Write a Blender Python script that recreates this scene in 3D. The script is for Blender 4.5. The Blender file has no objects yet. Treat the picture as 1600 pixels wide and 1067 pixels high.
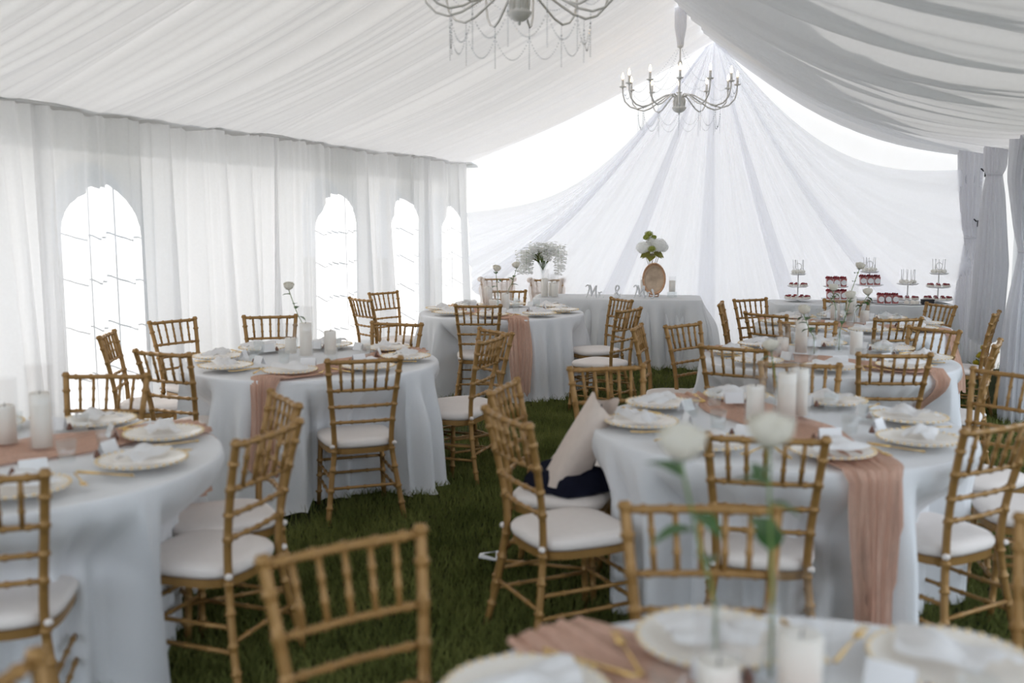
import bpy, math, random
import numpy as np
from mathutils import Vector, Matrix
random.seed(7); RNG = np.random.default_rng(7)
PI = math.pi
sc = bpy.context.scene
COL = sc.collection

# ------------------------------------------------------------------ camera, world, sun, exposure
YAW, PITCH = 20.48, 6.91
cam_d = bpy.data.cameras.new('camera'); cam = bpy.data.objects.new('camera', cam_d); COL.objects.link(cam)
cam.location = (0, 0, 1.65); cam.rotation_euler = (math.radians(90 - PITCH), 0, math.radians(YAW))
cam_d.sensor_width = 36; cam_d.lens = 35.0; cam_d.clip_start = .05
cam_d.dof.use_dof = True; cam_d.dof.focus_distance = 10.2; cam_d.dof.aperture_fstop = 1.7
sc.camera = cam
w = bpy.data.worlds.new('sky'); sc.world = w; w.use_nodes = True
w.node_tree.nodes['Background'].inputs[0].default_value = (.80, .89, 1.0, 1)
w.node_tree.nodes['Background'].inputs[1].default_value = .85
sun_d = bpy.data.lights.new('sun', 'SUN'); sun = bpy.data.objects.new('sun', sun_d); COL.objects.link(sun)
sun_d.energy = 6.5; sun_d.angle = math.radians(.6); sun_d.color = (1, .955, .91)
sun.rotation_euler = Vector((.70, -.45, -.47)).to_track_quat('-Z', 'Y').to_euler()
sun.location = (-8, 16, 9)
sc.view_settings.view_transform = 'Standard'; sc.view_settings.look = 'None'
sc.view_settings.gamma = 1; sc.view_settings.use_curve_mapping = False
sc.view_settings.exposure = 1.3
sc.cycles.max_bounces = 14; sc.cycles.diffuse_bounces = 6; sc.cycles.transmission_bounces = 10
sc.cycles.transparent_max_bounces = 24; sc.cycles.glossy_bounces = 3
sc.cycles.caustics_reflective = False; sc.cycles.caustics_refractive = False
sc.cycles.use_denoising = True; sc.cycles.use_adaptive_sampling = True; sc.cycles.adaptive_threshold = .03; sc.cycles.sample_clamp_indirect = 6

# ------------------------------------------------------------------ materials
MATS = {}
def nodes(name):
    m = bpy.data.materials.new(name); m.use_nodes = True; MATS[name] = m
    nt = m.node_tree; nt.nodes.clear()
    return m, nt, nt.nodes.new('ShaderNodeOutputMaterial')
def varied(nt, col, scale=8, amt=.12, detail=3, stretch=(1, 1, 1)):
    """colour with soft procedural variation; returns a colour socket"""
    tc = nt.nodes.new('ShaderNodeTexCoord'); mp = nt.nodes.new('ShaderNodeMapping')
    mp.inputs['Scale'].default_value = stretch
    nz = nt.nodes.new('ShaderNodeTexNoise'); nz.inputs['Scale'].default_value = scale; nz.inputs['Detail'].default_value = detail
    cr = nt.nodes.new('ShaderNodeMix'); cr.data_type = 'RGBA'
    cr.inputs[6].default_value = (*[c * (1 - amt) for c in col], 1); cr.inputs[7].default_value = (*[min(1, c * (1 + amt)) for c in col], 1)
    nt.links.new(tc.outputs['Object'], mp.inputs[0]); nt.links.new(mp.outputs[0], nz.inputs['Vector']); nt.links.new(nz.outputs['Fac'], cr.inputs[0])
    return cr.outputs[2], nz.outputs['Fac']
def bump(nt, fac, strength, dist=.01):
    b = nt.nodes.new('ShaderNodeBump'); b.inputs['Strength'].default_value = strength; b.inputs['Distance'].default_value = dist
    nt.links.new(fac, b.inputs['Height']); return b.outputs[0]
def mat(name, col, rough=.5, metal=0, scale=8, amt=.1, bmp=0, stretch=(1, 1, 1), emit=0, spec=.5, coat=0):
    m, nt, out = nodes(name)
    p = nt.nodes.new('ShaderNodeBsdfPrincipled'); c, f = varied(nt, col, scale, amt, stretch=stretch)
    nt.links.new(c, p.inputs['Base Color']); p.inputs['Roughness'].default_value = rough; p.inputs['Metallic'].default_value = metal
    p.inputs['Specular IOR Level'].default_value = spec; p.inputs['Coat Weight'].default_value = coat
    if bmp: nt.links.new(bump(nt, f, bmp), p.inputs['Normal'])
    if emit:
        nt.links.new(c, p.inputs['Emission Color']); p.inputs['Emission Strength'].default_value = emit
    nt.links.new(p.outputs[0], out.inputs[0]); return m
def fabric(name, col, trans, clear=0, scale=60, amt=.04, bmp=.15, stretch=(1, 1, 1)):
    """woven cloth: diffuse + translucent, optionally an open weave that lets light straight through"""
    m, nt, out = nodes(name); c, f = varied(nt, col, scale, amt, stretch=stretch)
    d = nt.nodes.new('ShaderNodeBsdfDiffuse'); t = nt.nodes.new('ShaderNodeBsdfTranslucent'); mx = nt.nodes.new('ShaderNodeMixShader')
    nt.links.new(c, d.inputs[0]); nt.links.new(c, t.inputs[0]); mx.inputs[0].default_value = trans
    if bmp:
        b = bump(nt, f, bmp, .004); nt.links.new(b, d.inputs['Normal'])
    nt.links.new(d.outputs[0], mx.inputs[1]); nt.links.new(t.outputs[0], mx.inputs[2]); res = mx
    if clear:
        tr = nt.nodes.new('ShaderNodeBsdfTransparent'); m2 = nt.nodes.new('ShaderNodeMixShader'); m2.inputs[0].default_value = clear
        nt.links.new(mx.outputs[0], m2.inputs[1]); nt.links.new(tr.outputs[0], m2.inputs[2]); res = m2
    nt.links.new(res.outputs[0], out.inputs[0]); return m
def glass(name, tint=(.97, .98, .98), gl=.10, rough=.03):
    m, nt, out = nodes(name)
    tr = nt.nodes.new('ShaderNodeBsdfTransparent'); tr.inputs[0].default_value = (*tint, 1)
    g = nt.nodes.new('ShaderNodeBsdfGlossy'); g.inputs['Roughness'].default_value = rough
    mx = nt.nodes.new('ShaderNodeMixShader'); mx.inputs[0].default_value = gl
    nt.links.new(tr.outputs[0], mx.inputs[1]); nt.links.new(g.outputs[0], mx.inputs[2]); nt.links.new(mx.outputs[0], out.inputs[0]); return m

vinyl = fabric('white tent vinyl', (.90, .90, .90), .195, scale=3, amt=.02, bmp=0)
vinyl_side = fabric('white side vinyl', (.90, .90, .90), .215, scale=3, amt=.02, bmp=0)
roofm = fabric('eave vinyl', (.80, .80, .80), .04, scale=3, amt=.02, bmp=0)
liner = fabric('ceiling liner cloth', (.875, .865, .862), .080, scale=40, amt=.03)
sheer = fabric('sheer voile', (.90, .90, .905), .58, clear=.10, scale=50, amt=.03, bmp=0)
sheerb = fabric('sheer voile fan', (.90, .91, .955), .62, clear=.42, scale=50, amt=.03, bmp=0)
drape_m = fabric('grey white drape cloth', (.88, .88, .90), .5, clear=.06, scale=50, amt=.04)
linen = fabric('white table linen', (.87, .875, .89), .12, scale=120, amt=.03, bmp=.2)
linen_g = fabric('grey white linen', (.84, .845, .85), .15, scale=120, amt=.04, bmp=.2)
tulle = fabric('white tulle', (.92, .92, .92), .45, clear=.25, scale=90, amt=.03, bmp=0)
blush = fabric('blush gauze', (.75, .50, .385), .30, clear=.08, scale=90, amt=.18, bmp=.6, stretch=(1, 1, .25))
sash_m = fabric('ivory sash', (.86, .78, .72), .4, clear=.25, scale=60, amt=.05, bmp=0)
napkin_m = fabric('white napkin', (.84, .83, .83), .15, scale=90, amt=.04)
gold = mat('gold painted wood', (.335, .185, .057), .38, .25, scale=22, amt=.2, bmp=.08, stretch=(1, 1, .3), spec=.5)
ivory = mat('ivory cushion cloth', (.80, .74, .70), .85, scale=30, amt=.04, bmp=.1, spec=.2)
goldm = mat('polished gold', (.83, .57, .22), .25, .9, scale=20, amt=.1)
palegold = mat('pale gold', (.80, .62, .36), .3, .6, scale=20, amt=.1)
cream_pl = mat('cream glazed plate', (.86, .81, .74), .2, scale=14, amt=.05)
card_m = mat('white card', (.84, .84, .85), .7, scale=20, amt=.02)
brown_m = mat('dark brown favour', (.16, .07, .045), .4, scale=30, amt=.2)
wax = mat('ivory candle wax', (.94, .89, .81), .6, scale=10, amt=.04)
clear = glass('clear glass', (.99, .99, .99), .05)
water_gl = glass('thick clear glass', (.97, .98, .98), .10)
wpane = glass('hazy clear vinyl pane', (.50, .51, .52), .05, .1)
petal_m = fabric('cream petal', (.87, .84, .76), .35, scale=30, amt=.06, bmp=0)
petal_w = fabric('white petal', (.97, .97, .95), .68, scale=30, amt=.05, bmp=0)
leaf_m = mat('dark green leaf', (.055, .13, .035), .45, scale=25, amt=.3)
olive_m = mat('olive green leaf', (.20, .19, .025), .5, scale=25, amt=.3)
pom_m = mat('lime green bloom', (.30, .33, .055), .7, scale=60, amt=.35)
stem_m = mat('thin stem', (.30, .22, .12), .6, scale=30, amt=.2)
stem_g = mat('green stem', (.16, .25, .07), .5, scale=30, amt=.2)
white_metal = mat('white painted metal', (.84, .84, .83), .35, scale=15, amt=.05)
bead_m = glass('crystal bead', (.96, .97, .98), .22, .05)
bulb_m = mat('lit flame bulb', (1.0, .66, .34), .4, scale=3, amt=.02, emit=4)
white_glaze = mat('white glazed ceramic', (.86, .86, .87), .2, scale=15, amt=.03)
glitter = mat('silver glitter', (.78, .79, .80), .4, .2, scale=260, amt=.35, bmp=.3)
bronze = mat('bronze tray rim', (.55, .33, .20), .32, .7, scale=40, amt=.3, bmp=.4)
berry_m = mat('dark red berry', (.26, .016, .028), .3, scale=60, amt=.5)
cupm = mat('layered berry cream', (.42, .13, .12), .25, scale=35, amt=.6, stretch=(.3, .3, 1))
tart_m = mat('pale tart', (.82, .76, .68), .6, scale=40, amt=.1)
pop_m = mat('white icing', (.86, .83, .76), .5, scale=60, amt=.08)
black_m = mat('black box', (.015, .015, .018), .5, scale=20, amt=.2)
navy_m = mat('navy cloth', (.010, .011, .022), .9, scale=40, amt=.3, spec=.1)
beige_m = mat('beige cloth', (.70, .60, .53), .9, scale=30, amt=.08, bmp=.2, spec=.1)
yellow_m = mat('yellow petals', (.80, .62, .03), .6, scale=60, amt=.3)
soil_m = mat('turf soil', (.030, .036, .012), .95, scale=5, amt=.5, bmp=.6, spec=.1)

# tarnished oval tray face
m, nt, out = nodes('tarnished tray face'); p = nt.nodes.new('ShaderNodeBsdfPrincipled'); c, f = varied(nt, (.50, .37, .26), 7, .75, 6)
nt.links.new(c, p.inputs['Base Color']); p.inputs['Metallic'].default_value = .35; p.inputs['Roughness'].default_value = .35
nt.links.new(p.outputs[0], out.inputs[0]); tray_m = m
# grass
m, nt, out = nodes('grass blades'); tc = nt.nodes.new('ShaderNodeTexCoord'); nz = nt.nodes.new('ShaderNodeTexNoise'); nz.inputs['Scale'].default_value = 2.2; nz.inputs['Detail'].default_value = 6
cr = nt.nodes.new('ShaderNodeValToRGB'); cr.color_ramp.elements[0].position = .3; cr.color_ramp.elements[0].color = (.105, .125, .036, 1)
cr.color_ramp.elements[1].position = .75; cr.color_ramp.elements[1].color = (.25, .265, .085, 1)
nt.links.new(tc.outputs['Object'], nz.inputs['Vector']); nt.links.new(nz.outputs['Fac'], cr.inputs[0])
d = nt.nodes.new('ShaderNodeBsdfDiffuse'); t = nt.nodes.new('ShaderNodeBsdfTranslucent'); mx = nt.nodes.new('ShaderNodeMixShader'); mx.inputs[0].default_value = .25
nt.links.new(cr.outputs[0], d.inputs[0]); nt.links.new(cr.outputs[0], t.inputs[0]); nt.links.new(d.outputs[0], mx.inputs[1]); nt.links.new(t.outputs[0], mx.inputs[2]); nt.links.new(mx.outputs[0], out.inputs[0])
grass_m = m

# ------------------------------------------------------------------ mesh helpers
class MB:
    def __init__(s): s.v = []; s.f = []
    def add(s, vs, fs):
        n = len(s.v); s.v.extend([tuple(q) for q in vs]); s.f.extend([tuple(i + n for i in q) for q in fs]); return s
    def box(s, c, sz, rz=0, top=1.0):
        x, y, z = [q / 2 for q in sz]; cs, sn = math.cos(rz), math.sin(rz); vs = []
        for k, (a, b, d) in enumerate([(-1, -1, -1), (1, -1, -1), (1, 1, -1), (-1, 1, -1), (-1, -1, 1), (1, -1, 1), (1, 1, 1), (-1, 1, 1)]):
            q = top if d > 0 else 1; px, py = a * x * q, b * y * q
            vs.append((c[0] + px * cs - py * sn, c[1] + px * sn + py * cs, c[2] + d * z))
        return s.add(vs, [(3, 2, 1, 0), (4, 5, 6, 7), (0, 1, 5, 4), (1, 2, 6, 5), (2, 3, 7, 6), (3, 0, 4, 7)])
    def tube(s, pts, rad, n=8, cap=True, flat=None):
        pts = [Vector(q) for q in pts]; m = len(pts)
        rad = [rad] * m if isinstance(rad, (int, float)) else rad
        vs = []; fs = []; up = None
        for i in range(m):
            d = (pts[min(i + 1, m - 1)] - pts[max(i - 1, 0)]).normalized()
            if up is None: up = Vector((0, 0, 1)) if abs(d.z) < .9 else Vector((0, 1, 0))
            a = d.cross(up)
            if a.length < 1e-4: a = d.cross(Vector((1, 0, 0)))
            a.normalize(); b = a.cross(d); up = b
            if flat is not None:
                b = Vector(flat); a = d.cross(b).normalized()
            for k in range(n):
                t = 2 * PI * k / n; r = rad[i]
                off = a * math.cos(t) * r + b * math.sin(t) * (r if flat is None else .011)
                vs.append(pts[i] + off)
        for i in range(m - 1):
            for k in range(n):
                fs.append((i * n + k, i * n + (k + 1) % n, (i + 1) * n + (k + 1) % n, (i + 1) * n + k))
        if cap: fs += [tuple(range(n - 1, -1, -1)), tuple((m - 1) * n + k for k in range(n))]
        return s.add(vs, fs)
    def lathe(s, prof, c=(0, 0, 0), n=20, cap=True):
        vs = []; fs = []
        for r, z in prof:
            for k in range(n): t = 2 * PI * k / n; vs.append((c[0] + r * math.cos(t), c[1] + r * math.sin(t), c[2] + z))
        m = len(prof)
        for i in range(m - 1):
            for k in range(n): fs.append((i * n + k, i * n + (k + 1) % n, (i + 1) * n + (k + 1) % n, (i + 1) * n + k))
        if cap: fs += [tuple(range(n - 1, -1, -1)), tuple((m - 1) * n + k for k in range(n))]
        return s.add(vs, fs)
    def ball(s, c, r, n=8, m=6, sz=1.0):
        return s.lathe([(r * math.sin(PI * i / m) + 1e-4, -r * sz * math.cos(PI * i / m)) for i in range(m + 1)], c, n, cap=False)
    def grid(s, fn, nu, nv, loop=False):
        vs = [fn(i, j) for i in range(nu) for j in range(nv)]; fs = []
        for i in range(nu if loop else nu - 1):
            k = (i + 1) % nu
            for j in range(nv - 1): fs.append((i * nv + j, k * nv + j, k * nv + j + 1, i * nv + j + 1))
        return s.add(vs, fs)
    def mesh(s, name, m, smooth=True):
        me = bpy.data.meshes.new(name); me.from_pydata(s.v, [], s.f); me.materials.append(m)
        if smooth: me.polygons.foreach_set('use_smooth', [True] * len(me.polygons))
        me.update(); return me
    def build(s, name, m, parent=None, smooth=True, loc=None, rz=0):
        return link(name, s.mesh(name, m, smooth), parent, loc, rz)
def link(name, me, parent=None, loc=None, rz=0):
    o = bpy.data.objects.new(name, me); COL.objects.link(o)
    if parent is not None: o.parent = parent
    if loc is not None: o.location = loc
    if rz: o.rotation_euler[2] = rz
    return o
def tag(o, label, cat, group=None, kind=None):
    o['label'] = label
    if cat: o['category'] = cat
    if group: o['group'] = group
    if kind: o['kind'] = kind
    return o
def thing(name, label, cat, loc=(0, 0, 0), rz=0, group=None):
    return tag(link(name, None, None, loc, rz), label, cat, group)
def structure(o):
    o['kind'] = 'structure'; return o
def copy_tree(o, parent=None):
    c = o.copy(); COL.objects.link(c); c.parent = parent
    for ch in list(o.children): copy_tree(ch, c)
    return c
def place(proto, loc, rz, label, cat, group=None, used=set(), tilt=None):
    """first use moves the prototype itself, later uses copy it with its parts"""
    o = proto if proto.name not in used else copy_tree(proto)
    used.add(proto.name); o.location = loc; o.rotation_euler = (tilt[0] if tilt else 0, tilt[1] if tilt else 0, rz)
    return tag(o, label, cat, group)
def smoothstep(a, b, x):
    t = np.clip((x - a) / (b - a), 0, 1); return t * t * (3 - 2 * t)
def folds(seed, lams, amps):
    r = np.random.default_rng(seed); ph = r.uniform(0, 2 * PI, len(lams))
    def f(x): return sum(a * np.sin(2 * PI * np.asarray(x) / l + p + 1.3 * np.sin(2 * PI * np.asarray(x) / (l * 5.3) + 2 * p)) for l, a, p in zip(lams, amps, ph))
    return f
def npgrid(name, P, m, parent=None, loop=False):
    """P: (nu, nv, 3) array of points -> smooth quad sheet"""
    nu, nv = P.shape[:2]; idx = np.arange(nu * nv).reshape(nu, nv)
    if loop: idx = np.vstack([idx, idx[:1]])
    q = np.stack([idx[:-1, :-1], idx[1:, :-1], idx[1:, 1:], idx[:-1, 1:]], -1).reshape(-1, 4)
    me = bpy.data.meshes.new(name); me.vertices.add(nu * nv); me.vertices.foreach_set('co', P.reshape(-1).astype(np.float32))
    me.loops.add(q.size); me.loops.foreach_set('vertex_index', q.reshape(-1).astype(np.int32))
    me.polygons.add(len(q)); me.polygons.foreach_set('loop_start', np.arange(0, q.size, 4, dtype=np.int32))
    me.polygons.foreach_set('use_smooth', np.ones(len(q), bool)); me.materials.append(m); me.update(); me.validate()
    return link(name, me, parent)

# ------------------------------------------------------------------ the tent
XL, XR, YB, YF = -5.18, 1.12, 12.25, -1.6
XRG, ZRG, ZE = -1.98, 3.76, 2.37
GROUND_OUT = 40
fl = MB(); fl.add([(-GROUND_OUT, -GROUND_OUT, 0), (GROUND_OUT, -GROUND_OUT, 0), (GROUND_OUT, GROUND_OUT, 0), (-GROUND_OUT, GROUND_OUT, 0)], [(0, 1, 2, 3)])
floor = structure(fl.build('floor', soil_m))
# grass blades: dense in the aisles that show, thinner under the tables
def blades(regions):
    V = []; 
    for x0, x1, y0, y1, n, hmin, hmax in regions:
        x = RNG.uniform(x0, x1, n); y = RNG.uniform(y0, y1, n); h = RNG.uniform(hmin, hmax, n); a = RNG.uniform(0, 2 * PI, n)
        lean = RNG.uniform(.1, .9, n) * h; la = RNG.uniform(0, 2 * PI, n); wd = RNG.uniform(.0018, .004, n)
        dx, dy = np.cos(a) * wd, np.sin(a) * wd
        lx, ly = np.cos(la) * lean, np.sin(la) * lean
        z0 = np.zeros(n)
        V.append(np.stack([np.stack([x - dx, y - dy, z0], -1), np.stack([x + dx, y + dy, z0], -1),
                           np.stack([x + dx * .7 + lx * .4, y + dy * .7 + ly * .4, h * .62], -1), np.stack([x - dx * .7 + lx * .4, y - dy * .7 + ly * .4, h * .62], -1),
                           np.stack([x + lx, y + ly, h], -1)], 1))
    V = np.concatenate(V); n = len(V); me = bpy.data.meshes.new('grass')
    base = np.arange(n)[:, None] * 5
    me.vertices.add(n * 5); me.vertices.foreach_set('co', V.reshape(-1).astype(np.float32))
    li = np.concatenate([base + np.array([[0, 1, 2, 3]]), base + np.array([[3, 2, 4]])], 1).reshape(-1)
    ls = (np.arange(n)[:, None] * 7 + np.array([[0, 4]])).reshape(-1)
    me.loops.add(len(li)); me.loops.foreach_set('vertex_index', li.astype(np.int32))
    me.polygons.add(2 * n); me.polygons.foreach_set('loop_start', ls.astype(np.int32)); me.materials.append(grass_m); me.update(); me.validate()
    return link('grass', me)
g = blades([(-2.9, -.6, 1.6, 4.2, 42000, .03, .07), (-2.9, -.6, 4.2, 8.5, 52000, .03, .075), (-3, .9, 8.5, 12.2, 26000, .03, .08),
            (.2, 1.5, 3.6, 9.5, 22000, .03, .08), (-5.1, -2.9, 1.5, 12, 26000, .03, .07), (-.6, .6, 1.6, 8.5, 12000, .03, .07), (-5, 4, 12.2, 14.5, 9000, .04, .10), (1.3, 4, 4, 12.2, 9000, .04, .1)])
tag(g, 'short dark green lawn grass under the tables and chairs', 'grass', kind='stuff')

def wall(name, P, m=vinyl):
    o = npgrid(name, np.array(P, float), m); return structure(o)
# back wall with gable
wb = MB(); wb.add([(XL - .3, YB, 0), (XR + .2, YB, 0), (XR + .2, YB, ZE - .03), (XRG, YB, ZRG + .05), (XL - .3, YB, ZE - .03)], [(0, 1, 2, 3, 4)])
structure(wb.build('wall_back', vinyl))
# left wall with arched window openings
XV = XL - .27
WINS = [(5.42, 6.16), (8.62, 9.42), (10.18, 10.92), (11.50, 12.10), (2.2, 2.95), (-1.2, -.5)]
WZ0, WZS = .42, 1.72                                # sill and spring line; the arch rises above
def arch_pts(y0, y1, n=14):
    r = (y1 - y0) / 2; c = (y0 + y1) / 2
    return [(c - r * math.cos(PI * k / n), WZS + r * .95 * math.sin(PI * k / n)) for k in range(n + 1)]
wl = MB(); ys = sorted(WINS); cur = YF
for y0, y1 in ys:
    wl.add([(XV, cur, 0), (XV, y0, 0), (XV, y0, ZE), (XV, cur, ZE)], [(0, 1, 2, 3)]); cur = y1
    wl.add([(XV, y0, 0), (XV, y1, 0), (XV, y1, WZ0), (XV, y0, WZ0)], [(0, 1, 2, 3)])
    ap = arch_pts(y0, y1); n = len(ap)
    wl.add([(XV, y, z) for y, z in ap] + [(XV, y, ZE) for y, z in ap], [(i, i + 1, n + i + 1, n + i) for i in range(n - 1)])
wl.add([(XV, cur, 0), (XV, YB, 0), (XV, YB, ZE), (XV, cur, ZE)], [(0, 1, 2, 3)])
structure(wl.build('wall_left', vinyl_side, smooth=False))
for k, (y0, y1) in enumerate(WINS):
    root = structure(link('window_%d' % (k + 1), None, None, (XV, (y0 + y1) / 2, WZ0))); c = (y0 + y1) / 2; r = (y1 - y0) / 2
    ap = [(y - c, z - WZ0) for y, z in arch_pts(y0, y1)]; n = len(ap)
    # three columns by four rows of clear panes
    cols = [-r, -r / 3, r / 3, r]; rows = [0, .33, .66, .99, 1.30]
    def ztop(y): return WZS - WZ0 + r * .95 * math.sqrt(max(0, 1 - (y / r) ** 2))
    for a in range(3):
        for b in range(5):
            z0 = rows[b]; z1 = rows[b + 1] if b < 4 else None
            yy = np.linspace(cols[a], cols[a + 1], 5)
            top = [(0.0, y, z1 if z1 else ztop(y)) for y in yy]
            pm = MB(); pm.add([(0, y, z0) for y in yy] + top, [(i, i + 1, 6 + i, 5 + i) for i in range(4)])
            pm.build('pane', wpane, root, smooth=False)
    for y in cols[1:3]:
        MB().box((0, y, ztop(y) / 2), (.008, .007, ztop(y))).build('muntin', white_metal, root, smooth=False)
    for z in rows[1:]:
        MB().box((0, 0, z), (.008, 2 * r, .008)).build('muntin', white_metal, root, smooth=False)
# eave covers closing the gap between the outer walls and the liner
for k, (xa, xb, ya, yb) in enumerate(((XV - .12, XL + .05, YF, YB + .05), (XR - .03, XR + .35, YF, YB + .05))):
    e = MB(); e.box(((xa + xb) / 2, (ya + yb) / 2, ZE + .035), (xb - xa, yb - ya, .02)); e.box((xa if k == 0 else xb, (ya + yb) / 2, ZE - .05), (.012, yb - ya, .18))
    structure(e.build('trim_%d' % (k + 1), roofm, smooth=False))
# right side wall behind the tied drapes; the nearer bays are open
wr = MB(); wr.add([(XR + .2, 9.2, 0), (XR + .2, YB, 0), (XR + .2, YB, ZE), (XR + .2, 9.2, ZE)], [(0, 1, 2, 3)])
structure(wr.build('wall_right', vinyl))

# ceiling liner, one pleated panel per bay and side
ceil = structure(link('ceiling', None))
BAYS = [YF, .2, 2.45, 5.05, 7.75, 10.9, YB - .02]
pl_small = folds(3, [.83, .47, .26, .16, .105, .07], [.030, .022, .013, .010, .006, .003])
pl_small2 = folds(9, [.9, .52, .30, .19, .12, .08], [.040, .034, .024, .018, .013, .008])
for side in (-1, 1):
    xe = XL - .08 if side < 0 else XR
    for b in range(len(BAYS) - 1):
        y0, y1 = BAYS[b], BAYS[b + 1]; nu = int((y1 - y0) / .012); nv = 16
        Y = np.linspace(y0, y1, nu)[:, None]; t = np.linspace(0, 1, nv)[None, :]
        fr = (Y - y0) / (y1 - y0); bay = np.sin(PI * fr) ** .7
        X = XRG + (xe - XRG) * t
        Z0 = ZRG + (ZE - ZRG) * t
        if side < 0:
            sag = .03 * np.sin(PI * t) + .13 * bay * np.sin(PI * np.clip(t, 0, 1)) ** .8 + .02 * bay
            pl = pl_small(Y + .05 * t * np.sin(3 * Y)) * (.15 + .85 * np.sin(PI * np.clip(t * .93 + .07, 0, 1)))
        else:
            sag = .16 * np.sin(PI * t) + .17 * bay * np.sin(PI * t ** 1.15) ** .8 + .02 * bay
            pl = pl_small2(Y + .10 * (t - .5) * np.sin(1.7 * Y + b)) * (.45 + .55 * np.sin(PI * t))
            if b == len(BAYS) - 2: sag = .30 * np.sin(PI * t) * (.55 + .45 * fr) + .02
        Yg = Y + 0 * t
        Z = Z0 - sag + pl
        npgrid('liner_panel', np.stack(np.broadcast_arrays(X + 0 * Y, Yg, Z), -1), liner, ceil)

# sheer curtains along the left wall, one panel per bay
CUR = [YF + .05, 2.42, 5.06, 7.76, 10.92, YB - .06]
names = ['sheer white curtain panel nearest the camera at the left edge', 'pleated sheer curtain with lit window beside the table at the left edge',
         'pleated sheer curtain with the tallest lit window, behind the left row of tables', 'pleated sheer curtain with two lit windows behind the far left chairs',
         'narrow sheer curtain in the far left corner with one lit window']
for b in range(5):
    y0, y1 = CUR[b], CUR[b + 1]; nu = int((y1 - y0) / .011); nv = 14
    s = np.linspace(0, 1, nu)[:, None]; t = np.linspace(0, 1, nv)[None, :]
    f1 = folds(20 + b, [.46, .27, .17, .11, .07], [.045, .036, .024, .013, .006])
    Y = y0 - .04 + (y1 - y0 + .08) * s
    X = XL + f1(Y + .05 * t * np.sin(2.1 * Y + b) + .06 * (t ** 1.5) * np.sin(5 * Y)) * (.45 + .75 * t) + .02 * t * np.sin(1.9 * Y + b)
    Z = ZE + .05 + .02 * np.sin(PI * s) * 0 - (ZE + .035) * t + 0 * Y
    o = npgrid('sheer_curtain', np.stack(np.broadcast_arrays(X, Y + .03 * t * np.sin(4 * Y), Z), -1), sheer)
    tag(o, names[b], 'curtain', 'sheer curtains along the left wall')

# fan drape on the back wall: six overlapping sheer panels gathered at the gable
ENDS = [(XL + .05, 1.75), (XL + .10, .75), (-3.45, .03), (-2.0, .03), (-.80, .03), (.72, .12), (XR - .04, 2.22)]
def fan_end(sv):
    i = min(max(int(math.floor(sv)), 0), 5); u = sv - i; a, b = ENDS[i], ENDS[i + 1]
    if i == 0: u = u
    return (a[0] + (b[0] - a[0]) * u, a[1] + (b[1] - a[1]) * u)
fan_lab = ['sheer fan drape panel sweeping to the far left corner', 'sheer fan drape panel falling left of the couple\'s table', 'sheer fan drape panel behind the oval tray and hydrangeas',
           'sheer fan drape panel falling just right of the couple\'s table', 'sheer fan drape panel behind the tiered dessert stands', 'sheer fan drape panel sweeping to the tied drapes on the right']
for i in range(6):
    nu, nv = 190, 30
    s0, s1 = i - (.10 if i else 0), i + 1 + (.10 if i < 5 else 0)
    P = np.zeros((nu, nv, 3)); ff = folds(40 + i, [.5, .27, .16, .1, .062], [.045, .030, .015, .006, .002])
    for a in range(nu):
        u = a / (nu - 1); sv = s0 + (s1 - s0) * u
        ex, ez = fan_end(min(max(sv, 0), 6)); ax = XRG + .10 * (sv - 3) / 3; az = ZRG - .03 - .05 * abs(sv - 3) / 3
        sag = .05 + .62 * (abs(sv - 3) / 3) ** 1.7
        for b in range(nv):
            t = b / (nv - 1)
            x = ax + (ex - ax) * t; z = az + (ez - az) * t - sag * math.sin(PI * t) * (1 - .25 * t)
            env = (t ** .6) * (1 - .1 * t)
            y = YB - .16 - .02 * (i % 2) + float(ff(sv)) * (.12 + .88 * env)
            P[a, b] = (x, y, max(z, .02))
    tag(npgrid('fan_drape', P, sheerb), fan_lab[i], 'drape', 'fan drape on the back wall')

# tied drapes at the right hand posts
def tied_drape(cx, cy, prof, label, seed, n=110, nv=40, folds_n=13, tie_z=None):
    """prof: list of (z, half width along y, half width along x, dx, dy)"""
    pr = sorted(prof); zs = [q[0] for q in pr]; zz = np.linspace(zs[0], zs[-1], nv)
    A = np.interp(zz, zs, [q[1] for q in pr]); B = np.interp(zz, zs, [q[2] for q in pr]); DX = np.interp(zz, zs, [q[3] for q in pr]); DY = np.interp(zz, zs, [q[4] for q in pr])
    th = np.linspace(0, 2 * PI, n, endpoint=False)[:, None]
    k = 1 + .20 * np.sin(folds_n * th + seed + .6 * np.sin(3 * th)) + .08 * np.sin(2.3 * folds_n * th + 2 * seed)
    P = np.stack(np.broadcast_arrays(cx + DX[None] + B[None] * k * np.cos(th), cy + DY[None] + A[None] * k * np.sin(th), zz[None] + .03 * np.sin(2 * th + seed) * (zz[None] < zs[0] + .02)), -1)
    root = thing('tied_drape', label, 'drape', (0, 0, 0), group='tied drapes at the right posts')
    npgrid('drape_cloth', P, drape_m, root, loop=True)
    if tie_z:
        a = np.interp(tie_z, zs, [q[1] for q in pr]) * 1.12; b_ = np.interp(tie_z, zs, [q[2] for q in pr]) * 1.12; dx = np.interp(tie_z, zs, [q[3] for q in pr]); dy = np.interp(tie_z, zs, [q[4] for q in pr])
        MB().tube([(cx + dx + b_ * math.cos(q), cy + dy + a * math.sin(q), tie_z + .008 * math.sin(q)) for q in np.linspace(0, 2 * PI, 25)], .012, 6).build('tie_band', drape_m, root)
    return root
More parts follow.
